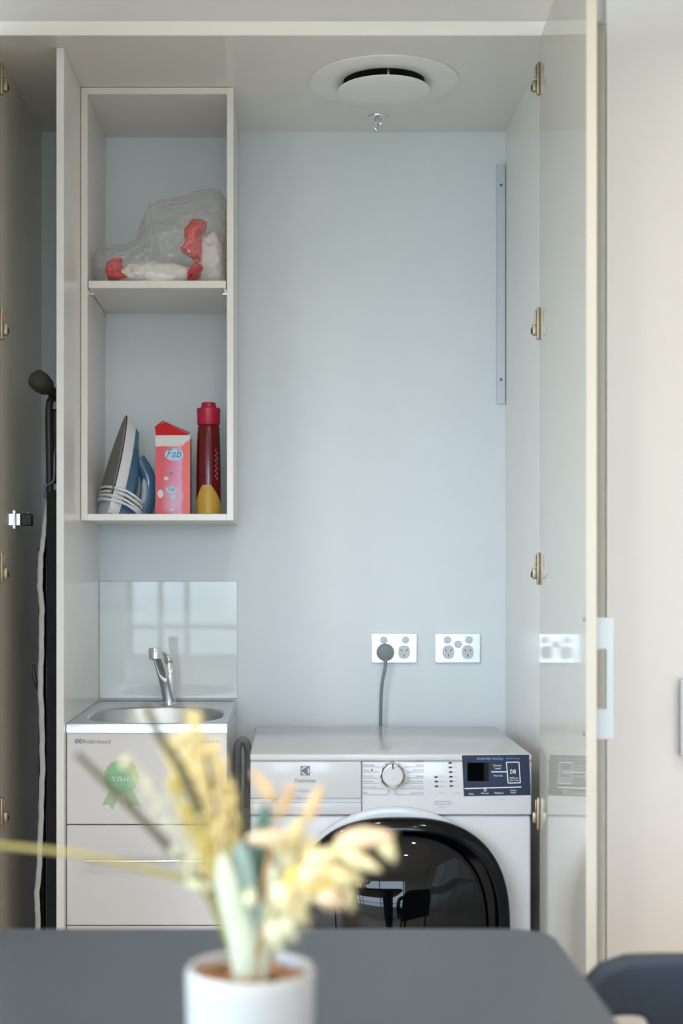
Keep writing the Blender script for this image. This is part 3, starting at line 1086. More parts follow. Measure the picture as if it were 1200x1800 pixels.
# brand emblem: two little ovals over a bar
bm = BM()
for k, (dx, dz) in enumerate(((-3.5, 0), (3.5, 0))):
    me = prism(superellipse(0, 0, 0.0040, 0.0052, 2, 20), [superellipse(0, 0, 0.0018, 0.0028, 2, 16)], 0.0003)
    me.transform(Matrix.Translation((PX(138 + dx, TY0), TY0 + 0.0012, PZ(1303 + dz, TY0))) @ FACE)
    bm.from_mesh(me)
    bpy.data.meshes.remove(me)
obj('brand_emblem', bm, M['print_grey'], fas)
text('supertub', PX(368, TY0), TY0 + 0.0012, PZ(1304, TY0), 0.044, 0.0085, M['print_grey'], fas, 'brand_lettering')
# rosette sticker
rc, rr = (PX(213, TY0), PZ(1366, TY0)), 0.0385
star = []
for k in range(80):
    a = 2 * PI * k / 80
    r_ = rr * (1 + 0.035 * math.cos(20 * a))
    star.append((rc[0] + r_ * math.cos(a), rc[1] + r_ * math.sin(a)))
for s_ in (-1, 1):
    ang = 0.42 * s_
    pts = [(-0.011, 0), (0.011, 0), (0.013, -0.042), (0.0, -0.034), (-0.013, -0.042)]
    pts = [(rc[0] + s_ * 0.014 + x * math.cos(ang) - z * math.sin(ang), rc[1] - 0.030 + x * math.sin(ang) + z * math.cos(ang)) for x, z in pts]
    obj('ribbon', upright(prism(pts, [], 0.0004), TY0 + 0.0016), M['ribbon'], fas)
obj('rosette', upright(prism(star, [], 0.0006), TY0 + 0.0010), M['gold'], fas)
obj('rosette_disc', upright(prism(superellipse(rc[0], rc[1], rr * 0.92, rr * 0.92, 2, 48), [], 0.0006), TY0 + 0.0003), M['rosette'], fas)
text('5 YEAR', rc[0], TY0 - 0.0005, rc[1] - 0.004, 0.040, 0.010, M['print_white'], fas)


def sink_top():
    bm = BM()
    N = 96
    x0, x1, y0, y1, z = TX0, TX1, TY0, TY1, TZ
    cx, cy = -0.303, 3.372
    def rect(a, inset):
        c, s = math.cos(a), math.sin(a)
        hx, hy = (x1 - x0) / 2 - inset, (y1 - y0) / 2 - inset
        mx, my = (x0 + x1) / 2, (y0 + y1) / 2
        k = 1 / max(abs(c) / hx, abs(s) / hy)
        return mx + c * k, my + s * k
    def bowl(a, sx, n=2.8):
        c, s = math.cos(a), math.sin(a)
        return cx + 0.158 * sx * math.copysign(abs(c) ** (2 / n), c), cy + 0.186 * sx * math.copysign(abs(s) ** (2 / n), s)
    # angles include the rectangle corners exactly
    ang = [2 * PI * k / N for k in range(N)]
    ca_ = math.atan2((y1 - y0) / 2, (x1 - x0) / 2)
    for corner in (ca_, PI - ca_, PI + ca_, 2 * PI - ca_):
        j = min(range(N), key=lambda q: abs(ang[q] - corner))
        ang[j] = corner
    layers = [('r', 0.0, z - 0.0205), ('r', 0.0, z - 0.003), ('r', 0.001, z - 0.0006), ('r', 0.0035, z), ('r', 0.008, z - 0.002),
              ('b', 1.02, z - 0.0020), ('b', 1.0, z - 0.003), ('b', 0.985, z - 0.008), ('b', 0.96, z - 0.07), ('b', 0.93, z - 0.14), ('b', 0.85, z - 0.17),
              ('b', 0.6, z - 0.180), ('b', 0.15, z - 0.184)]
    rings = []
    for t_, v, zz in layers:
        ring = []
        for a in ang:
            x, y = rect(a, v) if t_ == 'r' else bowl(a, v)
            ring.append(bm.verts.new((x, y, zz)))
        rings.append(ring)
    for i in range(len(rings) - 1):
        for k in range(N):
            bm.faces.new((rings[i][k], rings[i][(k + 1) % N], rings[i + 1][(k + 1) % N], rings[i + 1][k]))
    bm.faces.new(rings[-1])
    bmesh.ops.recalc_face_normals(bm, faces=bm.faces[:])
    return bm


st = obj('sink', sink_top(), M['steel'], tub, math.radians(50))
obj('drain', lathe([(0.0, 0.0), (0.010, 0.0), (0.030, 0.002), (0.032, 0.0), (0.032, -0.003)], -0.303, 3.372, 32, TZ - 0.1825, closed_ends=False), M['chrome'], st, SM)

# ------------------------------------------------------------------ mixer tap
tx, ty = PX(297, 3.625), 3.625
tap = thing('mixer_tap', 'chrome mixer tap with slanted spout standing behind the sink bowl', 'tap', (tx, ty, TZ - 0.002))
obj('tap_body', lathe([(0.0, 0.0), (0.021, 0.0), (0.021, 0.003), (0.0185, 0.006), (0.0180, 0.030), (0.0172, 0.0305), (0.0172, 0.032), (0.0180, 0.0325), (0.0175, 0.078), (0.0165, 0.079),
                       (0.0165, 0.0815), (0.0175, 0.0825), (0.0165, 0.098), (0.012, 0.106), (0.0, 0.108)], tx, ty, 36, TZ - 0.002, closed_ends=False), M['chrome'], tap, SM)


def sweep_rect(pts, ws, hs, n_side=Vector((1, 0, 0))):
    """rounded rectangular section swept along pts; width along n_side"""
    bm = BM()
    rings = []
    pts = [Vector(p) for p in pts]
    for i, p in enumerate(pts):
        d = (pts[min(i + 1, len(pts) - 1)] - pts[max(i - 1, 0)]).normalized()
        a = (n_side - d * n_side.dot(d)).normalized()
        b = d.cross(a)
        ring = [bm.verts.new(p + a * x + b * y) for x, y in superellipse(0, 0, ws[i] / 2, hs[i] / 2, 4.5, 20)]
        rings.append(ring)
    for i in range(len(rings) - 1):
        for k in range(20):
            bm.faces.new((rings[i][k], rings[i][(k + 1) % 20], rings[i + 1][(k + 1) % 20], rings[i + 1][k]))
    bm.faces.new(rings[0][::-1])
    bm.faces.new(rings[-1])
    bmesh.ops.recalc_face_normals(bm, faces=bm.faces[:])
    return bm


tip = P(273, 1147, 3.43)
s0 = Vector((tx, ty - 0.010, TZ + 0.012))
pts = [s0.lerp(tip, k / 6) + Vector((0, 0, 0.010 * math.sin(PI * k / 6))) for k in range(7)]
obj('spout', sweep_rect(pts, [0.028, 0.027, 0.026, 0.025, 0.0245, 0.024, 0.023], [0.022, 0.020, 0.018, 0.017, 0.016, 0.016, 0.016]), M['chrome'], tap, SM)
bm = lathe([(0.0, -0.016), (0.0125, -0.016), (0.0145, -0.014), (0.0150, 0.008), (0.0135, 0.012), (0.0, 0.013)], tip.x - 0.001, tip.y - 0.004, 28, tip.z, closed_ends=False)
obj('aerator', bm, M['chrome'], tap, SM)
lv = [Vector((tx, ty, TZ + 0.104)), Vector((tx - 0.004, ty - 0.020, TZ + 0.116)), P(292, 1153, 3.58), P(284, 1147, 3.54)]
obj('lever', sweep_rect(spline(lv, 4), [0.026 - 0.001 * k for k in range(13)], [0.012 - 0.0005 * k for k in range(13)]), M['chrome'], tap, SM)

# ------------------------------------------------------------------ sockets
def outlet(px0, px1, five, label):
    D = BACK
    x0, x1 = PX(px0, D), PX(px1, D)
    z0, z1 = PZ(1164, D), PZ(1114.5, D)
    t = thing('power_outlet', label, 'power outlet', ((x0 + x1) / 2, D, z0), 'steel power outlets on the back wall')
    pl = prism(rounded(x0, x1, z0, z1, 0.0025), [], 0.0085, 0.0012)
    obj('plate', upright(pl, D - 0.0044), M['plate'], t, SM)
    k = 78 / 410                        # zoomed pixels of the plate to frame pixels
    sx = [px0 + (184 - 80) * k + 1, px0 + (385 - 80) * k + 1] if not five else [px0 + (795 - 688) * k, px0 + (993 - 688) * k]
    ys = 1100 + 133 * 80 / 436
    for px in sx:
        obj('switch', lathe([(0.0, 0.0), (0.0098, 0.0), (0.0098, 0.0016), (0.0085, 0.0026), (0.0, 0.0030)], PX(px, D), D - 0.0087, 24, PZ(ys, D), 'Y', False), M['switch'], t, SM)
    if five:
        obj('switch', lathe([(0.0, 0.0), (0.0098, 0.0), (0.0098, 0.0016), (0.0085, 0.0026), (0.0, 0.0030)], PX(px0 + (893 - 688) * k, D), D - 0.0087, 24, PZ(1100 + 175 * 80 / 436, D), 'Y', False), M['switch'], t, SM)
    fx = [px0 + (197 - 80) * k + 1, px0 + (372 - 80) * k + 1] if not five else [px0 + (805 - 688) * k, px0 + (982 - 688) * k]
    fz = PZ(1100 + 250 * 80 / 436, D)
    out = []
    for px in fx:
        me = prism(superellipse(PX(px, D), fz, 0.0148, 0.0172, 2.4, 36), [], 0.0024, 0.0006)
        f = obj('socket_face', upright(me, D - 0.0101), M['switch'], t, SM)
        bm = BM()
        for dx, dz, ang in ((-0.0070, 0.0050, -30), (0.0070, 0.0050, 30), (0, -0.0085, 0)):
            r = bmesh.ops.create_cube(bm, size=1.0)
            R = Matrix.Rotation(math.radians(ang), 3, 'Y')
            for v in r['verts']:
                q = R @ Vector((v.co.x * 0.0019, v.co.y * 0.0006, v.co.z * 0.0070))
                v.co = q + Vector((PX(px, D) + dx, D - 0.0115, fz + dz))
        obj('pin_slot', bm, M['dark'], f)
        out.append((PX(px, D), fz))
    return out


o1 = outlet(653, 731, False, 'steel double power outlet holding the grey plug above the dryer')
outlet(765, 842, True, 'steel double power outlet with empty sockets nearer the right wall')
# grey plug and its flex
px_, pz_ = o1[0]
py_ = BACK - 0.0118
plg = thing('power_plug', 'round grey plug with grey flex running down behind the dryer', 'plug', (px_, py_, pz_))
obj('plug_body', lathe([(0.0, 0.0), (0.0215, 0.0), (0.0225, 0.003), (0.0225, 0.016), (0.0205, 0.022), (0.014, 0.0255), (0.0, 0.027)], px_, py_, 32, pz_, 'Y', False), M['cord_grey'], plg, SM)
bm = BM()
add_tube(bm, spline([(px_, py_ - 0.020, pz_ - 0.012), (px_ - 0.002, py_ - 0.024, pz_ - 0.040), (px_ - 0.010, py_ - 0.020, pz_ - 0.085), (px_ - 0.0125, py_ - 0.016, pz_ - 0.15),
                     (px_ - 0.0125, py_ - 0.012, pz_ - 0.22), (px_ - 0.0125, py_ - 0.012, pz_ - 0.36)], 6), 0.0042, 10)
obj('flex', bm, M['cord_grey'], plg, 4)

# ------------------------------------------------------------------ aluminium strip in the corner
ax0, ax1, az0, az1 = PX(872, BACK), XR - 0.0015, PZ(710, BACK), PZ(290, BACK)
stp = thing('mounting_strip', 'narrow vertical pale metal strip screwed in the back right corner', 'strip', ((ax0 + ax1) / 2, BACK, az0))
obj('bar', box(ax0, ax1, BACK - 0.009, BACK - 0.001, az0, az1, 0.0006, 1), M['alu'], stp)
for py in (327, 668):
    obj('screw', lathe([(0.0, 0.0), (0.0040, 0.0), (0.0036, 0.0014), (0.0, 0.0018)], PX(879.5, BACK), BACK - 0.0091, 16, PZ(py, BACK), 'Y', False), M['wire'], stp, SM)
bm = BM()
for py, dx in ((884, 0.02), (940, 0.0)):
    add_box(bm, XR - 0.0006, XR + 0.0004, 3.60 + dx, 3.606 + dx, PZ(py, 3.6), PZ(py, 3.6) + 0.006)
bm.free()

# ------------------------------------------------------------------ ceiling vent and sprinkler
vx, vy = PX(674.5, 3.33), 3.335
vz = RZ - 0.0004
ve = thing('ceiling_vent', 'round white exhaust vent with a hanging disc in cupboard ceiling', 'vent', (vx, vy, vz))
obj('vent_ring', lathe([(0.174, 0.0), (0.174, -0.0025), (0.166, -0.0045), (0.135, -0.0065), (0.108, -0.0060), (0.097, -0.003), (0.095, 0.0)], vx, vy, 64, vz, closed_ends=False), M['white_plastic'], ve, SM)
obj('duct_mouth', lathe([(0.0, -0.0006), (0.0945, -0.0006), (0.0945, 0.0)], vx, vy, 48, vz, closed_ends=False), M['vent_dark'], ve)
dy = vy + 0.001
obj('disc', lathe([(0.0, -0.0285), (0.060, -0.0280), (0.098, -0.0258), (0.107, -0.0225), (0.107, -0.0212), (0.098, -0.0195), (0.0, -0.0190)], vx, dy, 64, vz, closed_ends=False), M['white_plastic'], ve, SM)
for bx2, by2 in ((0.004, -0.088), (-0.07, 0.05), (0.07, 0.05)):
    bm = BM()
    add_tube(bm, [(vx + bx2, dy + by2, vz - 0.0008), (vx + bx2, dy + by2, vz - 0.0195)], 0.0035, 10)
    obj('bracket', bm, M['chrome'], ve, SM)
sx_, sy_ = PX(664, 3.60), 3.60
spk = thing('fire_sprinkler', 'small chrome fire sprinkler below ceiling in front of back wall', 'sprinkler', (sx_, sy_, vz))
obj('rosette', lathe([(0.0, 0.0), (0.027, 0.0), (0.0265, -0.002), (0.020, -0.0055), (0.010, -0.006), (0.009, -0.014), (0.0, -0.014)], sx_, sy_, 32, vz, closed_ends=False), M['chrome'], spk, SM)
bm = BM()
for s_ in (-1, 1):
    add_tube(bm, spline([(sx_ + s_ * 0.005, sy_, vz - 0.0142), (sx_ + s_ * 0.010, sy_, vz - 0.022), (sx_ + s_ * 0.003, sy_, vz - 0.034)], 4), 0.0014, 8)
add_tube(bm, [(sx_, sy_, vz - 0.014), (sx_, sy_, vz - 0.036)], 0.0022, 8)
obj('yoke', bm, M['chrome'], spk, SM)
obj('deflector', lathe([(0.0, 0.0), (0.0085, 0.0), (0.0085, -0.0014), (0.0, -0.002)], sx_, sy_, 20, vz - 0.0362, closed_ends=False), M['chrome'], spk, SM)

# ------------------------------------------------------------------ dryer
DY = 3.06
DX0, DX1, DZ1 = PX(440, DY), PX(933.5, DY), PZ(1325, DY)
dry = thing('clothes_dryer', 'white front loading dryer with round black glass door and navy panel', 'dryer', ((DX0 + DX1) / 2, 3.32, 0))
zj = PZ(1433, DY)
obj('cabinet', box(DX0, DX1, DY + 0.003, 3.585, 0.03, zj - 0.001, 0.006, 3), M['appliance'], dry, SM)
obj('cabinet_head', box(DX0, DX1, DY + 0.020, 3.585, zj - 0.0008, DZ1 - 0.016), M['appliance'], dry)
obj('top_panel', box(DX0 - 0.001, DX1 + 0.001, DY - 0.004, 3.588, DZ1 - 0.0158, DZ1, 0.005, 3), M['appliance'], dry, SM)
for x in (DX0 + 0.05, DX1 - 0.05):
    for y in (DY + 0.06, 3.53):
        obj('foot', lathe([(0.0, 0.0), (0.022, 0.0), (0.022, 0.010), (0.012, 0.012), (0.012, 0.03), (0.0, 0.03)], x, y, 20, 0.0, closed_ends=False), M['rubber'], dry)
xs = PX(635.5, DY)
tank = obj('tank_drawer', box(DX0, xs - 0.0008, DY - 0.003, DY + 0.0199, PZ(1403.5, DY), DZ1 - 0.0162, 0.003, 3), M['appliance'], dry, SM)
obj('grip_recess', box(DX0 + 0.05, xs - 0.0008, DY + 0.006, DY + 0.0199, PZ(1411, DY), PZ(1403.8, DY)), M['appliance_grey'], dry)
obj('drawer_base', box(DX0, xs - 0.0008, DY - 0.002, DY + 0.0199, zj + 0.0012, PZ(1411.2, DY), 0.002, 2), M['appliance'], dry, SM)
obj('drawer_end', box(DX0, DX0 + 0.049, DY - 0.002, DY + 0.0199, PZ(1411.1, DY), PZ(1403.7, DY)), M['appliance'], dry)
con = obj('control_panel', box(xs + 0.0008, DX1, DY - 0.003, DY + 0.0199, zj + 0.0012, DZ1 - 0.0162, 0.003, 3), M['appliance'], dry, SM)
FP = DY - 0.0034                               # plane of the printed graphics
DP = DY - 0.003
X = lambda px: PX(px, DP)
Z = lambda py: PZ(py, DP)


def flat_rect(bm, px0, px1, py0, py1, y=None, th=0.0003):
    y = FP if y is None else y
    add_box(bm, X(px0), X(px1), y - th, y + 0.0003, Z(py1), Z(py0))


def flat_line(bm, a, b, w=0.8):
    (x0, y0), (x1, y1) = a, b
    L = math.hypot(x1 - x0, y1 - y0)
    nx, ny = -(y1 - y0) / L * w / 2, (x1 - x0) / L * w / 2
    vs = [bm.verts.new((X(px), FP - 0.0002, Z(py))) for px, py in ((x0 + nx, y0 + ny), (x1 + nx, y1 + ny), (x1 - nx, y1 - ny), (x0 - nx, y0 - ny))]
    f = bm.faces.new(vs)
    f.normal_update()
    if f.normal.y > 0:
        f.normal_flip()


# emblem and brand name
bm = BM()
flat_rect(bm, 528, 544.4, 1346.5, 1363)
em = obj('brand_emblem', bm, M['print_dark'], tank)
ec, er = (X(536.2), Z(1354.75)), 7.4 * DP / F
bm = BM()
for c0 in (0, 120, 240):
    half = 52
    loop = []
    for k in range(17):
        a = math.radians(c0 - half + 2 * half * k / 16)
        loop.append((ec[0] + er * math.cos(a), ec[1] + er * math.sin(a)))
    ch = er * math.cos(math.radians(half)) * 0.86
    mid = (ec[0] + ch * 0.72 * math.cos(math.radians(c0)), ec[1] + ch * 0.72 * math.sin(math.radians(c0)))
    loop.append(mid) if False else None
    me = prism(loop, [], 0.0003)
    me.transform(Matrix.Translation((0, FP - 0.0006, 0)) @ FACE)
    bm.from_mesh(me)
    bpy.data.meshes.remove(me)
obj('emblem_petals', bm, M['appliance'], em)
text('Electrolux', X(536.5), FP - 0.0003, Z(1372), 37 * DP / F, 6.6 * DP / F, M['print_dark'], tank, 'brand_lettering')
text('UltimateCare', X(531), FP - 0.0003, Z(1389.5), 34 * DP / F, 4.2 * DP / F, M['print_pale'], tank)

# programme dial
dcx, dcz = X(689), Z(1361.5)
ring = []
for k in range(96):
    a = 2 * PI * k / 96
    r_ = 0.0262 * (1 + 0.022 * math.cos(12 * a))
    ring.append((dcx + r_ * math.cos(a), dcz + r_ * math.sin(a)))
dial = obj('dial', upright(prism(ring, [], 0.016, 0.0016), DP - 0.0085), M['chrome'], con, SM)
obj('dial_cap', lathe([(0.0, 0.0), (0.0222, 0.0), (0.0222, 0.0045), (0.0205, 0.0062), (0.0, 0.0068)], dcx, DP - 0.0166, 40, dcz, 'Y', False), M['appliance'], dial, SM)
obj('dial_mark', box(dcx - 0.0014, dcx + 0.0014, DP - 0.0242, DP - 0.0176, dcz + 0.0150, dcz + 0.0262), M['dark'], dial)
bm = BM()
lw_ = 0.75
rows = [1338.5, 1348, 1357, 1367.5, 1377, 1386.5, 1397]
lend = [677, 668, 665, 663, 666, 674, 681]
rend = [699, 710, 713, 714, 711, 704, 697]
for y_, a, b in zip(rows, lend, rend):
    flat_line(bm, (637, y_), (a, y_), lw_)
    flat_line(bm, (b, y_), (744.5, y_), lw_)
flat_line(bm, (681, 1397), (683, 1388), lw_)
flat_line(bm, (697, 1397), (694.5, 1388), lw_)
flat_line(bm, (635.5, 1328), (635.5, 1424), 0.6)
obj('programme_line', bm, M['print_grey'], con, kind='stuff')
kk = DP / F
lefts = ['Rapid Dry 40', 'Delicates', 'Wool', 'Baby Care', 'Hygiene', 'Sports Light', 'Off']
lwid = [27, 20, 11, 18, 18, 25, 8]
rights = ['Cottons', 'Mixed', 'Bedding', 'Denim', 'Energy Saver', 'Time Dry', 'Quilts']
rwid = [17, 13, 18, 14, 28, 24, 22]
items = []
for y_, s_, w_ in zip(rows, lefts, lwid):
    items.append((s_, X(637.5 + w_ / 2), FP - 0.0002, Z(y_ - 3.4), w_ * kk, 3.6 * kk))
for y_, s_, w_ in zip(rows, rights, rwid):
    items.append((s_, X(744 - w_ / 2), FP - 0.0002, Z(y_ - 3.4), w_ * kk, 3.6 * kk))
items.append(('Favourite', X(684), FP - 0.0002, Z(1334.5), 18 * kk, 3.6 * kk))
join_text(items, M['print_grey'], con, 'programme_lettering')
plate_ellipse('wool_mark', 653, 1353.5, 1.7 * kk, 2.0 * kk, M['print_dark'], con, DP, FP - 0.0002)
# indicator lights and their captions
inds = [(766, 1365.8), (766.5, 1373.8), (767, 1382), (791, 1341), (791.3, 1349), (791.8, 1357.2), (792.2, 1365.4), (792.6, 1373.4), (792.8, 1381.4)]
for px, py in inds:
    bm = BM()
    flat_rect(bm, px - 3, px + 3, py - 1.4, py + 1.4)
    obj('indicator', bm, M['dark'], con)
items = []
for i, (px, py) in enumerate(inds):
    s_ = ['Extra', 'Normal', 'Iron', '3h', '2h', '1h', '45', '30', 'Timer'][i]
    w_ = 7.5 if i < 3 or i == 8 else 4.5
    items.append((s_, X(px + 6 + w_ / 2), FP - 0.0002, Z(py - (2 if i == 0 else 0.4)), w_ * kk, 3.0 * kk))
items += [('Dryness', X(777), FP - 0.0002, Z(1393.5), 11 * kk, 2.8 * kk), ('Minutes', X(803), FP - 0.0002, Z(1393), 9 * kk, 2.8 * kk), ('Heat pump', X(777), FP - 0.0002, Z(1418.5), 13 * kk, 3 * kk),
          ('Eco', X(858), FP - 0.0002, Z(1405), 5 * kk, 3 * kk), ('Child lock', X(882), FP - 0.0002, Z(1405), 14 * kk, 3 * kk)]
join_text(items, M['print_pale'], con, 'caption_lettering')
bm = BM()
for a, b in (((764.5, 1409), (791, 1409)), ((764.5, 1413.5), (791, 1413.5)), ((764.5, 1409), (764.5, 1413.5)), ((791, 1409), (791, 1413.5))):
    flat_line(bm, a, b, 0.8)
obj('caption_frame', bm, M['print_grey'], con)
# navy display panel
nav = prism([(X(811.5), Z(1327.5)), (X(815), Z(1399.5)), (X(932.3), Z(1397.5)), (X(929.5), Z(1326.5))], [], 0.0008)
nv = obj('display_panel', upright(nav, FP - 0.0003), M['navy'], con)
FQ = FP
FP = FP - 0.0010
bm = BM()
flat_rect(bm, 821, 858.5, 1340.5, 1373)
obj('display_screen', bm, M['blackglass'], nv)
bm = BM()
flat_line(bm, (863, 1356.6), (890, 1356.6), 1.4)
flat_line(bm, (816, 1386), (915.5, 1383.2), 1.4)
for a, b in (((889.5, 1339.8), (911.5, 1339.5)), ((911.5, 1339.5), (914, 1375.8)), ((914, 1375.8), (892.5, 1376.3)), ((892.5, 1376.3), (889.5, 1339.8))):
    flat_line(bm, a, b, 1.2)
flat_line(bm, (905, 1352.5), (905, 1360), 1.0)
for a, b in (((897, 1352.5), (897, 1360)), ((897, 1352.5), (903, 1356.2)), ((903, 1356.2), (897, 1360)), ((902.8, 1352.5), (902.8, 1360))):
    flat_line(bm, a, b, 0.9)
for k in range(10):
    a0, a1 = 2 * PI * k / 10, 2 * PI * (k + 1) / 10
    flat_line(bm, (852 + 2.2 * math.cos(a0), 1388.5 + 2.2 * math.sin(a0)), (852 + 2.2 * math.cos(a1), 1388.5 + 2.2 * math.sin(a1)), 0.8)
obj('panel_line', bm, M['print_white'], nv)
items = [('Dryness', X(874), FP, Z(1345.6), 14.5 * kk, 3.4 * kk), ('Level', X(874.3), FP, Z(1350.3), 10 * kk, 3.2 * kk), ('Time Dry', X(875), FP, Z(1363.8), 16.5 * kk, 3.4 * kk),
         ('Hold 2 sec', X(903), FP, Z(1367), 15 * kk, 2.9 * kk), ('Start / Pause', X(903.5), FP, Z(1371.2), 16 * kk, 2.9 * kk),
         ('Anti', X(827.5), FP, Z(1395), 8 * kk, 3 * kk), ('Memory', X(852), FP, Z(1394.5), 13 * kk, 3.2 * kk), ('Freshcare', X(876.5), FP, Z(1393.6), 15 * kk, 3.4 * kk),
         ('Delay', X(901.5), FP, Z(1389.3), 11 * kk, 2.6 * kk), ('Start', X(902), FP, Z(1393), 9 * kk, 2.6 * kk)]
join_text(items, M['print_white'], nv, 'panel_lettering')
join_text([('INVERTER TEXTILE', X(861), FP, Z(1333.6), 46 * kk, 3.8 * kk), ('Perfect Care', X(901), FP, Z(1333), 24 * kk, 2.4 * kk)], M['print_blue'], nv, 'panel_heading')
FP = FQ

# the round door: white bezel, black rim, domed glass
def ring_loft(cx, cz, y0, layers, n=96, ex=2.6):
    """layers: (rx, rz, h) with h towards the viewer"""
    bm = BM()
    rings = []
    for rx_, rz_, h in layers:
        rings.append([bm.verts.new((x, y0 - h, z)) for x, z in superellipse(cx, cz, rx_, rz_, ex, n)])
    for i in range(len(rings) - 1):
        for k in range(n):
            bm.faces.new((rings[i][k], rings[i][(k + 1) % n], rings[i + 1][(k + 1) % n], rings[i + 1][k]))
    return bm, rings


kd = 3.03 / F
dX, dZ = PX(704, 3.03), PZ(1637, 3.03)
bm, rg = ring_loft(PX(694, 3.04), dZ, DY - 0.0032, [(0.246, 0.262, 0.0), (0.246, 0.262, 0.006), (0.243, 0.259, 0.0095), (0.232, 0.248, 0.012), (0.218, 0.232, 0.010), (0.20, 0.21, 0.004), (0.20, 0.21, 0.0)], ex=2.05)
bmesh.ops.recalc_face_normals(bm, faces=bm.faces[:])
obj('door_bezel', bm, M['appliance'], dry, SM)
rx_, rz_ = 193 * kd, 199 * kd
lay = [(1.0, 0.0135), (1.0, 0.024), (0.99, 0.030), (0.965, 0.034), (0.90, 0.040), (0.89, 0.0395), (0.885, 0.036), (0.882, 0.030)]
bm, rg = ring_loft(dX, dZ, DY - 0.003, [(rx_ * f, rz_ * f, h) for f, h in lay])
bm.faces.new(rg[0])
bmesh.ops.recalc_face_normals(bm, faces=bm.faces[:])
dd = obj('door_rim', bm, M['blackrim'], dry, SM)
lay = [(0.885, 0.031), (0.88, 0.037), (0.82, 0.0455), (0.70, 0.053), (0.58, 0.063), (0.44, 0.071), (0.30, 0.0765), (0.15, 0.080), (0.05, 0.081)]
bm, rg = ring_loft(dX - 0.020, dZ - 0.004, DY - 0.003, [(rx_ * f, rz_ * f, h) for f, h in lay])
bm.faces.new(rg[-1])
bmesh.ops.recalc_face_normals(bm, faces=bm.faces[:])
obj('door_glass', bm, M['blackglass'], dd, 4)

# hose between tub and dryer
ho = thing('drain_hose', 'grey hose arching between the sink cabinet and the dryer', 'hose', P(420, 1400, 3.50))
bm = BM()
hp_ = spline([P(417, 1800, 3.52), P(417, 1500, 3.52), P(417, 1340, 3.50), P(419, 1309, 3.50), P(427, 1301, 3.50), P(434, 1310, 3.50), P(437, 1340, 3.51), P(436, 1420, 3.52)], 8)
hp_ = [q + Vector((min(0.0, (DX0 - 0.014) - q.x), 0, 0)) for q in hp_]
add_tube(bm, hp_, [0.0095 + 0.0006 * (k % 2) for k in range(len(hp_))], 12)
obj('tube', bm, M['hose'], ho, 4)

# ------------------------------------------------------------------ ironing board in the broom niche
ib = thing('ironing_board', 'folded ironing board with black cover standing in the dark left niche', 'ironing board', (-0.53, 3.42, 0))
bm = BM()
# padded board: rounded plate standing on end, its width along Y
YB0, YB1, ZB0, ZB1 = 3.235, 3.60, 0.06, PZ(872, 3.24)
ol = [(YB0, ZB0), (YB1, ZB0), (YB1, ZB1 - 0.02), (YB1 - 0.02, ZB1), (YB0 + 0.012, ZB1), (YB0, ZB1 - 0.012)]
me = prism(ol, [], 0.036, 0.014, 4)
bm.from_mesh(me)
bpy.data.meshes.remove(me)
for v in bm.verts:
    y_, z_, t_ = v.co
    v.co = Vector((-0.5235 + t_ * 1.0 + 0.0015 * math.sin(z_ * 9), y_, z_))
bmesh.ops.recalc_face_normals(bm, faces=bm.faces[:])
obj('cover', bm, M['board_black'], ib, SM)
bm = BM()
D = 3.228
hem = spline([P(84, 878, D), P(80, 905, D), P(76, 940, D), P(71, 985, D), P(70, 1030, D), P(73, 1075, D), P(72, 1140, D), P(71, 1220, D), P(74, 1300, D), P(73, 1390, D), P(71, 1450, D),
              P(68.5, 1520, D), P(64.5, 1580, D), P(66.5, 1640, D), P(67, 1800, D)], 5)
ws = [0.0040 + 0.0022 * min(1, i / 18) for i in range(len(hem))]
L_, R_, B_ = [], [], []
for i, q in enumerate(hem):
    jag = 0.0008 * math.sin(i * 2.1) + 0.0006 * math.sin(i * 5.3)
    L_.append(bm.verts.new(q + Vector((-ws[i] + jag, 0.004, 0))))
    R_.append(bm.verts.new(q + Vector((ws[i] + jag, 0.001, 0))))
    B_.append(bm.verts.new(q + Vector((-ws[i] * 0.6, 0.090, 0))))
for i in range(len(hem) - 1):
    bm.faces.new((L_[i], L_[i + 1], R_[i + 1], R_[i]))
    bm.faces.new((B_[i], B_[i + 1], L_[i + 1], L_[i]))
bmesh.ops.recalc_face_normals(bm, faces=bm.faces[:])
bmesh.ops.solidify(bm, geom=bm.faces[:], thickness=0.0012)
obj('hem', bm, M['board_white'], ib, 4)
D = 3.24
bm = BM()
add_tube(bm, spline([P(88, 885, D + 0.02), P(87, 800, D + 0.02), P(86, 720, D + 0.02), P(92, 700, D + 0.03), P(112, 690, D + 0.08)], 5), 0.0085, 12)
obj('leg_tube', bm, M['board_frame'], ib, 4)
bm = BM()
add_tube(bm, spline([P(95, 850, D + 0.06), P(96, 760, D + 0.06), P(97, 720, D + 0.06)], 5), 0.012, 12)
obj('leg_tube', bm, M['dark'], ib, 4)
bm = BM()
add_tube(bm, [P(74, 675, D - 0.01), P(88, 686, D + 0.01), P(104, 699, D + 0.06)], 0.0125, 14)
ftb = obj('foot_bar', bm, M['board_frame'], ib, 4)
bm = BM()
c0, c1 = P(62, 664, D - 0.035), P(82, 681, D + 0.005)
ax = (c1 - c0)
add_tube(bm, [c0 - ax.normalized() * 0.004, c0, c0 + ax * 0.12, c0 + ax * 0.5, c0 + ax * 0.95, c1], [0.007, 0.0170, 0.0230, 0.0240, 0.0205, 0.016], 24)
obj('foot_cap', bm, M['rubber'], ftb, 4)
bm = BM()
add_tube(bm, spline([P(104, 785, D + 0.01), P(96, 795, D), P(95, 840, D), P(90, 849, D), P(82, 853, D), P(78, 862, D), P(78, 876, D)], 5), 0.0026, 8)
obj('cover_wire', bm, M['wire'], ib, 4)
bm = BM()
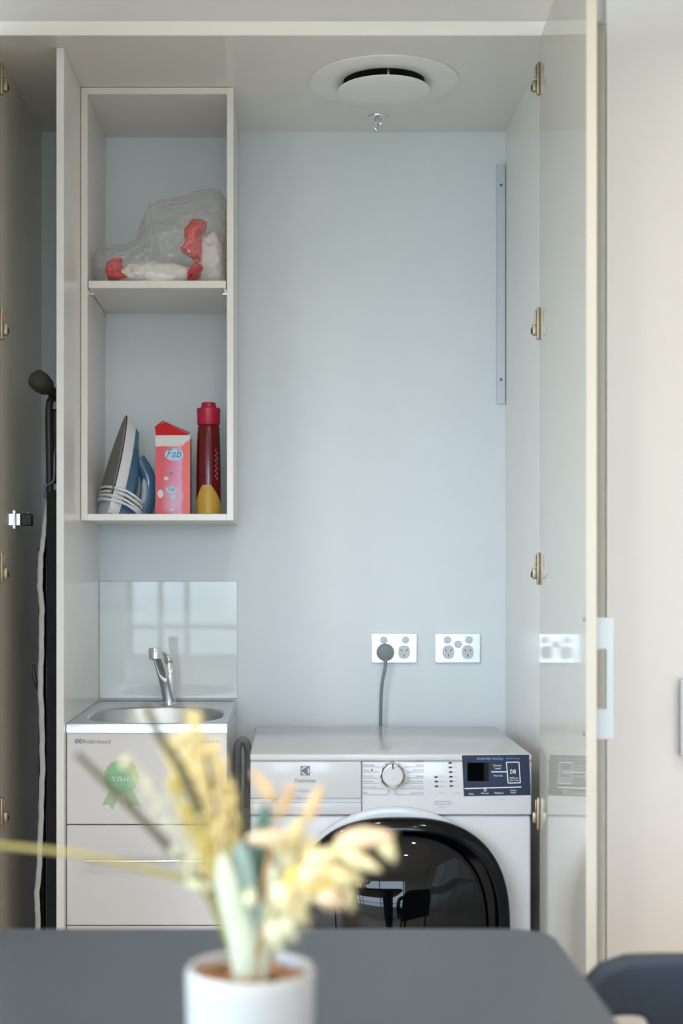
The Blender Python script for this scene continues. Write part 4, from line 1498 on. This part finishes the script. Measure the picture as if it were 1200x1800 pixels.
add_tube(bm, spline([P(59, 1168, D), P(60, 1185, D), P(64, 1204, D), P(69, 1216, D + 0.02)], 5), [0.0032] * 4 + [0.0052] * 8 + [0.004] * 4, 10)
obj('release_lever', bm, M['dark'], ib, 4)
bm = BM()
for y_ in (3.30, 3.54):
    add_tube(bm, [(-0.562, y_, 0.0), (-0.562, y_, 1.30)], 0.009, 10)
obj('leg_tube', bm, M['board_frame'], ib, 4)

# spring clip on the niche wall
D = 3.36
cz0, cz1 = PZ(924, D), PZ(903, D)
cl = thing('broom_clip', 'chrome and black spring clip screwed to left niche wall', 'clip', (XL, D, cz0))
obj('back_plate', box(XL + 0.0003, XL + 0.003, D - 0.020, D + 0.020, cz0 - 0.008, cz1 + 0.008, 0.0008, 1), M['chrome'], cl)
obj('clip_arm', box(XL + 0.0032, PX(37.5, D), D - 0.012, D + 0.012, cz0, cz1, 0.0012, 2), M['chrome'], cl)
obj('clip_grip', box(PX(37.7, D), PX(57, D), D - 0.0125, D + 0.0125, cz0 - 0.0003, cz1 - 0.001, 0.002, 2), M['dark'], cl)
for x, z in ((PX(22, D) + 0.006, cz1 + 0.0045), (PX(22, D) + 0.006, cz0 - 0.0045), (PX(50, D), cz1 + 0.0018)):
    bm = BM()
    bmesh.ops.create_icosphere(bm, subdivisions=2, radius=0.0028)
    for v in bm.verts:
        v.co += Vector((x, D - 0.013 if z > cz1 + 0.002 or z < cz0 else D - 0.006, z))
    obj('rivet', bm, M['chrome'], cl, 4)

# ------------------------------------------------------------------ table
TT = 0.75
tb = thing('dining_table', 'charcoal grey table with rounded corner standing before the laundry cupboard', 'table', (-0.25, 1.50, 0))
me = prism(rounded(-0.90, 0.365, 1.02, 1.975, 0.055, 10), [], 0.025, 0.003, 3)
me.transform(Matrix.Translation((0, 0, TT - 0.0125)))
obj('tabletop', me, M['table'], tb, SM)
for x in (-0.82, 0.285):
    for y in (1.10, 1.895):
        bm = BM()
        add_tube(bm, [(x, y, 0.0), (x, y, TT - 0.0255)], [0.016, 0.024], 16)
        obj('leg', bm, M['table_leg'], tb, SM)

# ------------------------------------------------------------------ armchair
ch = thing('armchair', 'dark navy armchair with open arms pulled up beside grey table', 'chair', (0.68, 1.60, 0))
AZ = 0.732


def arm(y):
    x0, x1 = 0.385, 0.80
    pts = [(x0 + 0.010, 0.40), (x0 - 0.004, 0.55), (x0 + 0.004, 0.66), (x0 + 0.016, 0.700), (x0 + 0.036, 0.720), (x0 + 0.066, 0.7305), (x0 + 0.11, AZ), (x1, AZ), (x1, 0.40)]
    hole = superellipse(0.447, 0.595, 0.0475, 0.082, 3.0, 40)
    me = prism(pts, [hole], 0.044, 0.010, 4)
    me.transform(Matrix.Translation((0, y, 0)) @ FACE)
    return me


obj('arm_panel', arm(1.87), M['fabric'], ch, SM)
obj('arm_panel', arm(1.33), M['fabric'], ch, SM)
bm = BM()
cu_ = []
for k in range(25):
    a = -PI / 2 + PI * k / 24
    cu_.append((0.80 + 0.16 * math.copysign(abs(math.cos(a)) ** 0.8, math.cos(a)), 1.60 + 0.27 * math.copysign(abs(math.sin(a)) ** 0.7, math.sin(a))))
prof = [(-0.018, 0.40), (-0.022, 0.55), (-0.020, AZ + 0.03), (-0.012, AZ + 0.05), (0.012, AZ + 0.05), (0.020, AZ + 0.03), (0.022, 0.55), (0.018, 0.40)]
rings = []
for i, (x, y) in enumerate(cu_):
    x_a, y_a = cu_[max(i - 1, 0)]
    x_b, y_b = cu_[min(i + 1, len(cu_) - 1)]
    t2 = Vector((x_b - x_a, y_b - y_a)).normalized()
    nn = Vector((t2.y, -t2.x))
    rise = math.sin(PI * i / 24)
    rings.append([bm.verts.new((x + nn.x * o_, y + nn.y * o_, z if z < 0.6 else z - 0.05 * (1 - rise))) for o_, z in prof])
for i in range(len(rings) - 1):
    for k in range(len(prof)):
        bm.faces.new((rings[i][k], rings[i][(k + 1) % len(prof)], rings[i + 1][(k + 1) % len(prof)], rings[i + 1][k]))
bm.faces.new(rings[0][::-1])
bm.faces.new(rings[-1])
bmesh.ops.recalc_face_normals(bm, faces=bm.faces[:])
obj('backrest', bm, M['fabric'], ch, math.radians(60))
obj('seat', box(0.375, 0.90, 1.354, 1.846, 0.40, 0.465, 0.02, 4), M['fabric'], ch, SM)
for x in (0.44, 0.86):
    for y in (1.39, 1.81):
        bm = BM()
        add_tube(bm, [(x, y, 0.0), (x, y, 0.40)], [0.011, 0.017], 14)
        obj('leg', bm, M['table_leg'], ch, SM)

# ------------------------------------------------------------------ potted dried flowers
PD = 1.33
pcx = PX(440, PD)
pr = 113 / F * PD
pz1 = PZ(1699, PD)
pf = thing('potted_dried_flowers', 'dried grass and bunny tail bouquet in round white pot on table', 'plant pot', (pcx, PD, TT))
h = pz1 - TT
obj('pot', lathe([(0.0, 0.0003), (pr * 0.70, 0.0003), (pr * 0.80, 0.004), (pr * 0.90, 0.022), (pr * 0.965, 0.055), (pr * 0.99, 0.09), (pr, h - 0.010), (pr * 0.995, h - 0.003), (pr * 0.97, h),
                  (pr * 0.92, h), (pr * 0.895, h - 0.003), (pr * 0.885, h - 0.012), (pr * 0.86, h - 0.03), (0.0, h - 0.03)], pcx, PD, 64, TT, closed_ends=False), M['pot'], pf, SM)
bm = BM()
for k in range(260):
    a, r_ = random.random() * 2 * PI, pr * 0.84 * math.sqrt(random.random())
    q = Vector((pcx + r_ * math.cos(a), PD + r_ * math.sin(a), TT + h - 0.017 + random.random() * 0.007))
    s_ = 0.0035 + 0.003 * random.random()
    rr_ = bmesh.ops.create_icosphere(bm, subdivisions=1, radius=s_)
    for v in rr_['verts']:
        v.co = q + Vector((v.co.x * 1.4, v.co.y * random.uniform(0.8, 1.2), v.co.z * 0.7))
obj('bark_chips', bm, M['soil'], pf, kind='stuff')
SOIL = TT + h - 0.022


def base_pt(px, dd=0.0):
    q = P(px, 1700, PD + dd)
    q.z = SOIL
    return q


def stem(pts, r, m, name='stem'):
    bm = BM()
    sp_ = spline(pts, 6)
    n_ = len(sp_)
    add_tube(bm, sp_, [r * (1.0 - 0.35 * i / n_) for i in range(n_)], 7)
    return obj(name, bm, m, pf, 4)


def fuzzy(c, axis, ln, wd, m, name='bunny_tail', hairs=70):
    bm = BM()
    axis = axis.normalized()
    a, b = frame_of(axis)
    N, K = 10, 12
    rings = []
    for i in range(N + 1):
        u = i / N
        r_ = wd / 2 * max(0.05, math.sin(PI * min(1, 0.04 + 0.96 * u ** 0.85))) ** 0.7
        ctr = c + axis * ((u - 0.5) * ln)
        ring = []
        for k in range(K):
            t_ = 2 * PI * k / K
            rr_ = r_ * random.uniform(0.86, 1.1)
            ring.append(bm.verts.new(ctr + (a * math.cos(t_) + b * math.sin(t_)) * rr_))
        rings.append(ring)
    for i in range(N):
        for k in range(K):
            bm.faces.new((rings[i][k], rings[i][(k + 1) % K], rings[i + 1][(k + 1) % K], rings[i + 1][k]))
    bm.faces.new(rings[0][::-1])
    bm.faces.new(rings[-1])
    for j in range(hairs):
        u = random.random()
        t_ = random.random() * 2 * PI
        r_ = wd / 2 * max(0.05, math.sin(PI * u)) ** 0.7
        d_ = a * math.cos(t_) + b * math.sin(t_)
        p0 = c + axis * ((u - 0.5) * ln) + d_ * r_ * 0.8
        p1 = p0 + (d_ * 0.6 + axis * 0.8).normalized() * wd * 0.35
        sd = axis.cross(d_) * wd * 0.03
        bm.faces.new((bm.verts.new(p0 - sd), bm.verts.new(p0 + sd), bm.verts.new(p1)))
    return obj(name, bm, m, pf, 4)


def tail(px, py, ang, ln, wd, m, D=PD, root=None, bx_=445, sm=None, name='bunny_tail'):
    """a seed head centred at the pixel, its tip pointing along ang (degrees, 90 = up)"""
    k = D / F
    c = P(px, py, D)
    ax_ = Vector((math.cos(math.radians(ang)), random.uniform(-0.25, 0.25), math.sin(math.radians(ang))))
    foot = c - ax_.normalized() * ln * k * 0.46
    b0 = base_pt(bx_, random.uniform(-0.01, 0.01))
    mid = b0.lerp(foot, 0.55) - ax_.normalized() * 0.012
    stem([b0, mid, foot], 0.0011, sm or M['stem_brown'])
    return fuzzy(c, ax_, ln * k, wd * k, m, name)


def plume(pts, wd, m, n_seed=90, name='plume', stem_mat=None):
    """a feathery ear: seeds and awns set along a curved axis"""
    sp_ = spline(pts, 10)
    bm = BM()
    add_tube(bm, sp_, 0.0009, 5)
    for j in range(n_seed):
        u = random.random()
        i = min(int(u * (len(sp_) - 1)), len(sp_) - 2)
        p = sp_[i].lerp(sp_[i + 1], u * (len(sp_) - 1) - i)
        d = (sp_[i + 1] - sp_[i]).normalized()
        a, b = frame_of(d)
        t_ = random.random() * 2 * PI
        o_ = a * math.cos(t_) + b * math.sin(t_)
        env = wd * (0.35 + 0.65 * math.sin(PI * min(1, 0.12 + 0.88 * u)))
        p0 = p + o_ * env * random.uniform(0.05, 0.45)
        dr_ = (d + o_ * random.uniform(0.15, 0.55)).normalized()
        ln_ = random.uniform(0.008, 0.015)
        w_ = random.uniform(0.0012, 0.0022)
        s1, s2 = frame_of(dr_)
        v0, v1 = bm.verts.new(p0), bm.verts.new(p0 + dr_ * ln_)
        mid = [bm.verts.new(p0 + dr_ * ln_ * 0.4 + q * w_) for q in (s1, s2, -s1, -s2)]
        for k in range(4):
            bm.faces.new((v0, mid[k], mid[(k + 1) % 4]))
            bm.faces.new((v1, mid[(k + 1) % 4], mid[k]))
        if j % 2 == 0:
            e_ = p0 + dr_ * ln_ * 2.2
            bm.faces.new((bm.verts.new(p0 + s1 * 0.0004), bm.verts.new(p0 - s1 * 0.0004), bm.verts.new(e_)))
    return obj(name, bm, m, pf, 4)


def leaf(pts, wd, m, twist=0.0):
    """long blade with a folded midrib and real thickness"""
    sp_ = spline(pts, 6)
    bm = BM()
    n_ = len(sp_)
    rows_ = []
    for i, p in enumerate(sp_):
        u = i / (n_ - 1)
        w_ = wd * (0.30 + 0.70 * math.sin(PI * min(1, 0.18 + 0.82 * u)) ** 0.8) if u < 0.999 else 0.0006
        d = (sp_[min(i + 1, n_ - 1)] - sp_[max(i - 1, 0)]).normalized()
        sd = d.cross(Vector((0, 1, 0))).normalized()
        sd = Matrix.Rotation(twist, 3, d) @ sd
        nr = sd.cross(d)
        rows_.append([bm.verts.new(p + sd * w_ * 0.5 + nr * 0.0), bm.verts.new(p + nr * w_ * 0.12), bm.verts.new(p - sd * w_ * 0.5)])
    for i in range(n_ - 1):
        for k in range(2):
            bm.faces.new((rows_[i][k], rows_[i][k + 1], rows_[i + 1][k + 1], rows_[i + 1][k]))
    bmesh.ops.recalc_face_normals(bm, faces=bm.faces[:])
    bmesh.ops.solidify(bm, geom=bm.faces[:], thickness=0.0006)
    return obj('leaf', bm, m, pf, 4)


k_ = PD / F
# blades
leaf([base_pt(432, -0.012), P(424, 1650, PD - 0.02), P(402, 1570, PD - 0.025), P(388, 1500, PD - 0.02)], 46 * k_, M['leaf_pale'])
leaf([base_pt(440, -0.006), P(436, 1650, PD - 0.012), P(428, 1570, PD - 0.015), P(422, 1480, PD - 0.01)], 56 * k_, M['leaf_teal'])
leaf([base_pt(447, 0.0), P(452, 1640, PD), P(450, 1540, PD), P(459, 1470, PD), P(468, 1415, PD + 0.01)], 44 * k_, M['leaf_dark'], 0.3)
leaf([base_pt(452, -0.01), P(462, 1650, PD - 0.015), P(474, 1580, PD - 0.015), P(480, 1520, PD - 0.01)], 30 * k_, M['leaf_pale'], -0.3)
leaf([base_pt(455, 0.0), P(470, 1640, PD), P(500, 1560, PD + 0.01), P(520, 1510, PD + 0.01)], 34 * k_, M['leaf_pale'], 0.4)
# yellow plumes on the left
B = lambda px=432: base_pt(px, random.uniform(-0.008, 0.008))
def plume_stem(px, py, D=PD, m='stem_yellow', bx_=432):
    b0 = B(bx_)
    stem([b0, b0.lerp(P(px, py, D), 0.5) + Vector((0.002, 0, 0)), P(px, py, D)], 0.0013, M[m])
plume_stem(384, 1560); plume([P(384, 1560, PD), P(362, 1470, PD), P(330, 1390, PD), P(296, 1310, PD)], 58 * k_, M['plume_yellow'], 170)
plume_stem(394, 1540, PD - 0.01); plume([P(394, 1540, PD - 0.01), P(372, 1440, PD - 0.01), P(345, 1360, PD - 0.01), P(322, 1300, PD - 0.01)], 50 * k_, M['plume_straw'], 150)
plume_stem(400, 1500, PD + 0.01); plume([P(400, 1500, PD + 0.01), P(372, 1400, PD + 0.01), P(350, 1330, PD + 0.01), P(340, 1262, PD + 0.01)], 42 * k_, M['plume_straw'], 130)
plume_stem(404, 1510, PD + 0.015); plume([P(404, 1510, PD + 0.015), P(396, 1430, PD + 0.015), P(384, 1370, PD + 0.015), P(374, 1320, PD + 0.015)], 46 * k_, M['plume_straw'], 110)
plume_stem(376, 1560, PD - 0.015, 'stem_olive'); plume([P(380, 1565, PD - 0.015), P(360, 1500, PD - 0.015), P(330, 1430, PD - 0.015), P(305, 1380, PD - 0.015)], 40 * k_, M['plume_olive'], 110)
plume_stem(410, 1500, PD + 0.02); plume([P(410, 1500, PD + 0.02), P(406, 1450, PD + 0.02), P(402, 1390, PD + 0.02)], 28 * k_, M['plume_straw'], 60)
# a thin pale wisp leaning far left
plume_stem(346, 1545, PD - 0.03)
plume([P(346, 1545, PD - 0.03), P(318, 1480, PD - 0.03), P(270, 1405, PD - 0.03), P(222, 1345, PD - 0.03)], 50 * k_, M['tail_pale'], 46)
# stalks
stem([P(352, 1430, PD - 0.05), P(318, 1350, PD - 0.05), P(282, 1296, PD - 0.05), P(256, 1238, PD - 0.05)], 0.0052, M['stem_dark'], 'stalk')
stem([B(430), P(390, 1500, PD), P(372, 1380, PD), P(362, 1330, PD)], 0.0022, M['stem_dark'], 'stalk')
stem([B(438), P(432, 1500, PD + 0.01), P(436, 1420, PD + 0.01), P(426, 1385, PD + 0.01)], 0.0024, M['stem_dark'], 'stalk')
stem([B(430), P(375, 1580, PD - 0.01), P(318, 1514, PD - 0.01), P(236, 1426, PD - 0.01), P(176, 1366, PD - 0.01), P(134, 1324, PD - 0.01)], 0.0046, M['stem_dark'], 'stalk')
stem([B(430), P(372, 1572, PD - 0.015), P(318, 1545, PD - 0.02), P(240, 1524, PD - 0.02), P(140, 1502, PD - 0.02), P(0, 1486, PD - 0.02), P(-90, 1478, PD - 0.02)], 0.0034, M['stem_yellow'], 'stalk')
stem([B(452), P(462, 1600, PD - 0.01), P(468, 1540, PD - 0.01), P(476, 1490, PD)], 0.0042, M['stem_brown'], 'stalk')
fuzzy(P(345, 1555, PD - 0.02), Vector((-1, 0, 0.35)), 60 * k_, 18 * k_, M['tail_pale'], 'seed_head')
fuzzy(P(440, 1578, PD - 0.03), Vector((0, 0, 1)), 34 * k_, 24 * k_, M['tail_pale'], 'seed_head')
# bunny tails on the right
for args in (
    (463, 1382, 125, 66, 24, 'tail_tan', 0.0), (503, 1406, 66, 72, 22, 'tail_tan', 0.01), (551, 1414, 66, 78, 26, 'tail_tan', 0.0),
    (468, 1474, 178, 72, 32, 'tail_peach', -0.02), (640, 1474, 8, 104, 40, 'tail_peach', 0.0), (680, 1492, -60, 50, 32, 'tail_cream', 0.0),
    (634, 1515, -22, 76, 30, 'tail_cream', -0.01), (602, 1500, 15, 70, 40, 'tail_cream', 0.0), (566, 1512, 25, 64, 44, 'tail_cream', -0.01),
    (540, 1500, 70, 60, 40, 'tail_cream', 0.01), (520, 1470, 80, 66, 34, 'tail_cream', 0.01), (505, 1510, 95, 60, 36, 'tail_pale', 0.0),
    (590, 1545, -10, 60, 44, 'tail_cream', -0.02), (560, 1552, 10, 56, 44, 'tail_yellow', -0.03), (578, 1578, -40, 54, 40, 'tail_peach', -0.03),
    (606, 1570, -65, 60, 34, 'tail_cream', -0.01), (540, 1570, -20, 60, 44, 'tail_cream', -0.02), (524, 1540, 30, 60, 44, 'tail_yellow', -0.01),
    (520, 1600, -50, 60, 44, 'tail_cream', -0.02), (500, 1580, -70, 60, 42, 'tail_cream', -0.03), (505, 1628, -60, 54, 40, 'tail_pale', -0.02),
    (484, 1640, -75, 60, 36, 'tail_pale', -0.02), (486, 1548, 60, 66, 40, 'tail_pale', 0.0), (480, 1600, 75, 70, 36, 'tail_pale', -0.01),
    (550, 1536, 0, 50, 40, 'tail_cream', -0.035), (614, 1536, -35, 56, 34, 'tail_cream', 0.0), (498, 1478, 60, 56, 30, 'tail_cream', -0.01),
):
    px, py, an, ln_, wd_, mm, dd_ = args
    tail(px, py, an, ln_, wd_, M[mm], PD + dd_)

# ------------------------------------------------------------------ downlights in the room ceiling
lens = emit_mat('lit lamp lens', LAMP_COL, 30.0)
for i, (x, y) in enumerate(LAMPS):
    where = ['above the table nearest the broom niche', 'above the table nearest the dryer', 'before the tall white facade doors', 'over the camera side of the room',
             'over the camera side near the armchair', 'by the window, sink side', 'by the window, armchair side'][i]
    dl = thing('ceiling_downlight', 'recessed warm white downlight ' + where, 'downlight', (x, y, ROOM['z1']), 'downlights in the room ceiling')
    obj('trim_ring', lathe([(0.042, 0.0), (0.055, 0.0), (0.055, -0.003), (0.046, -0.005), (0.042, -0.002)], x, y, 32, ROOM['z1'] - 0.0003, closed_ends=False), M['white_plastic'], dl, SM)
    obj('lamp_lens', lathe([(0.0, -0.0012), (0.0415, -0.0012), (0.0415, 0.0)], x, y, 32, ROOM['z1'] - 0.0003, closed_ends=False), lens, dl)
    li = bpy.data.lights.new('downlight_lamp', 'AREA')
    li.shape = 'DISK'
    li.size = 0.08
    li.energy = LAMP_W * (0.8 if i == 2 else 1.0)
    li.color = LAMP_COL
    li.spread = math.radians(150)
    lo_ = bpy.data.objects.new('downlight_lamp', li)
    lo_.location = (0, 0, -0.006)
    lo_.parent = dl
    C.objects.link(lo_)
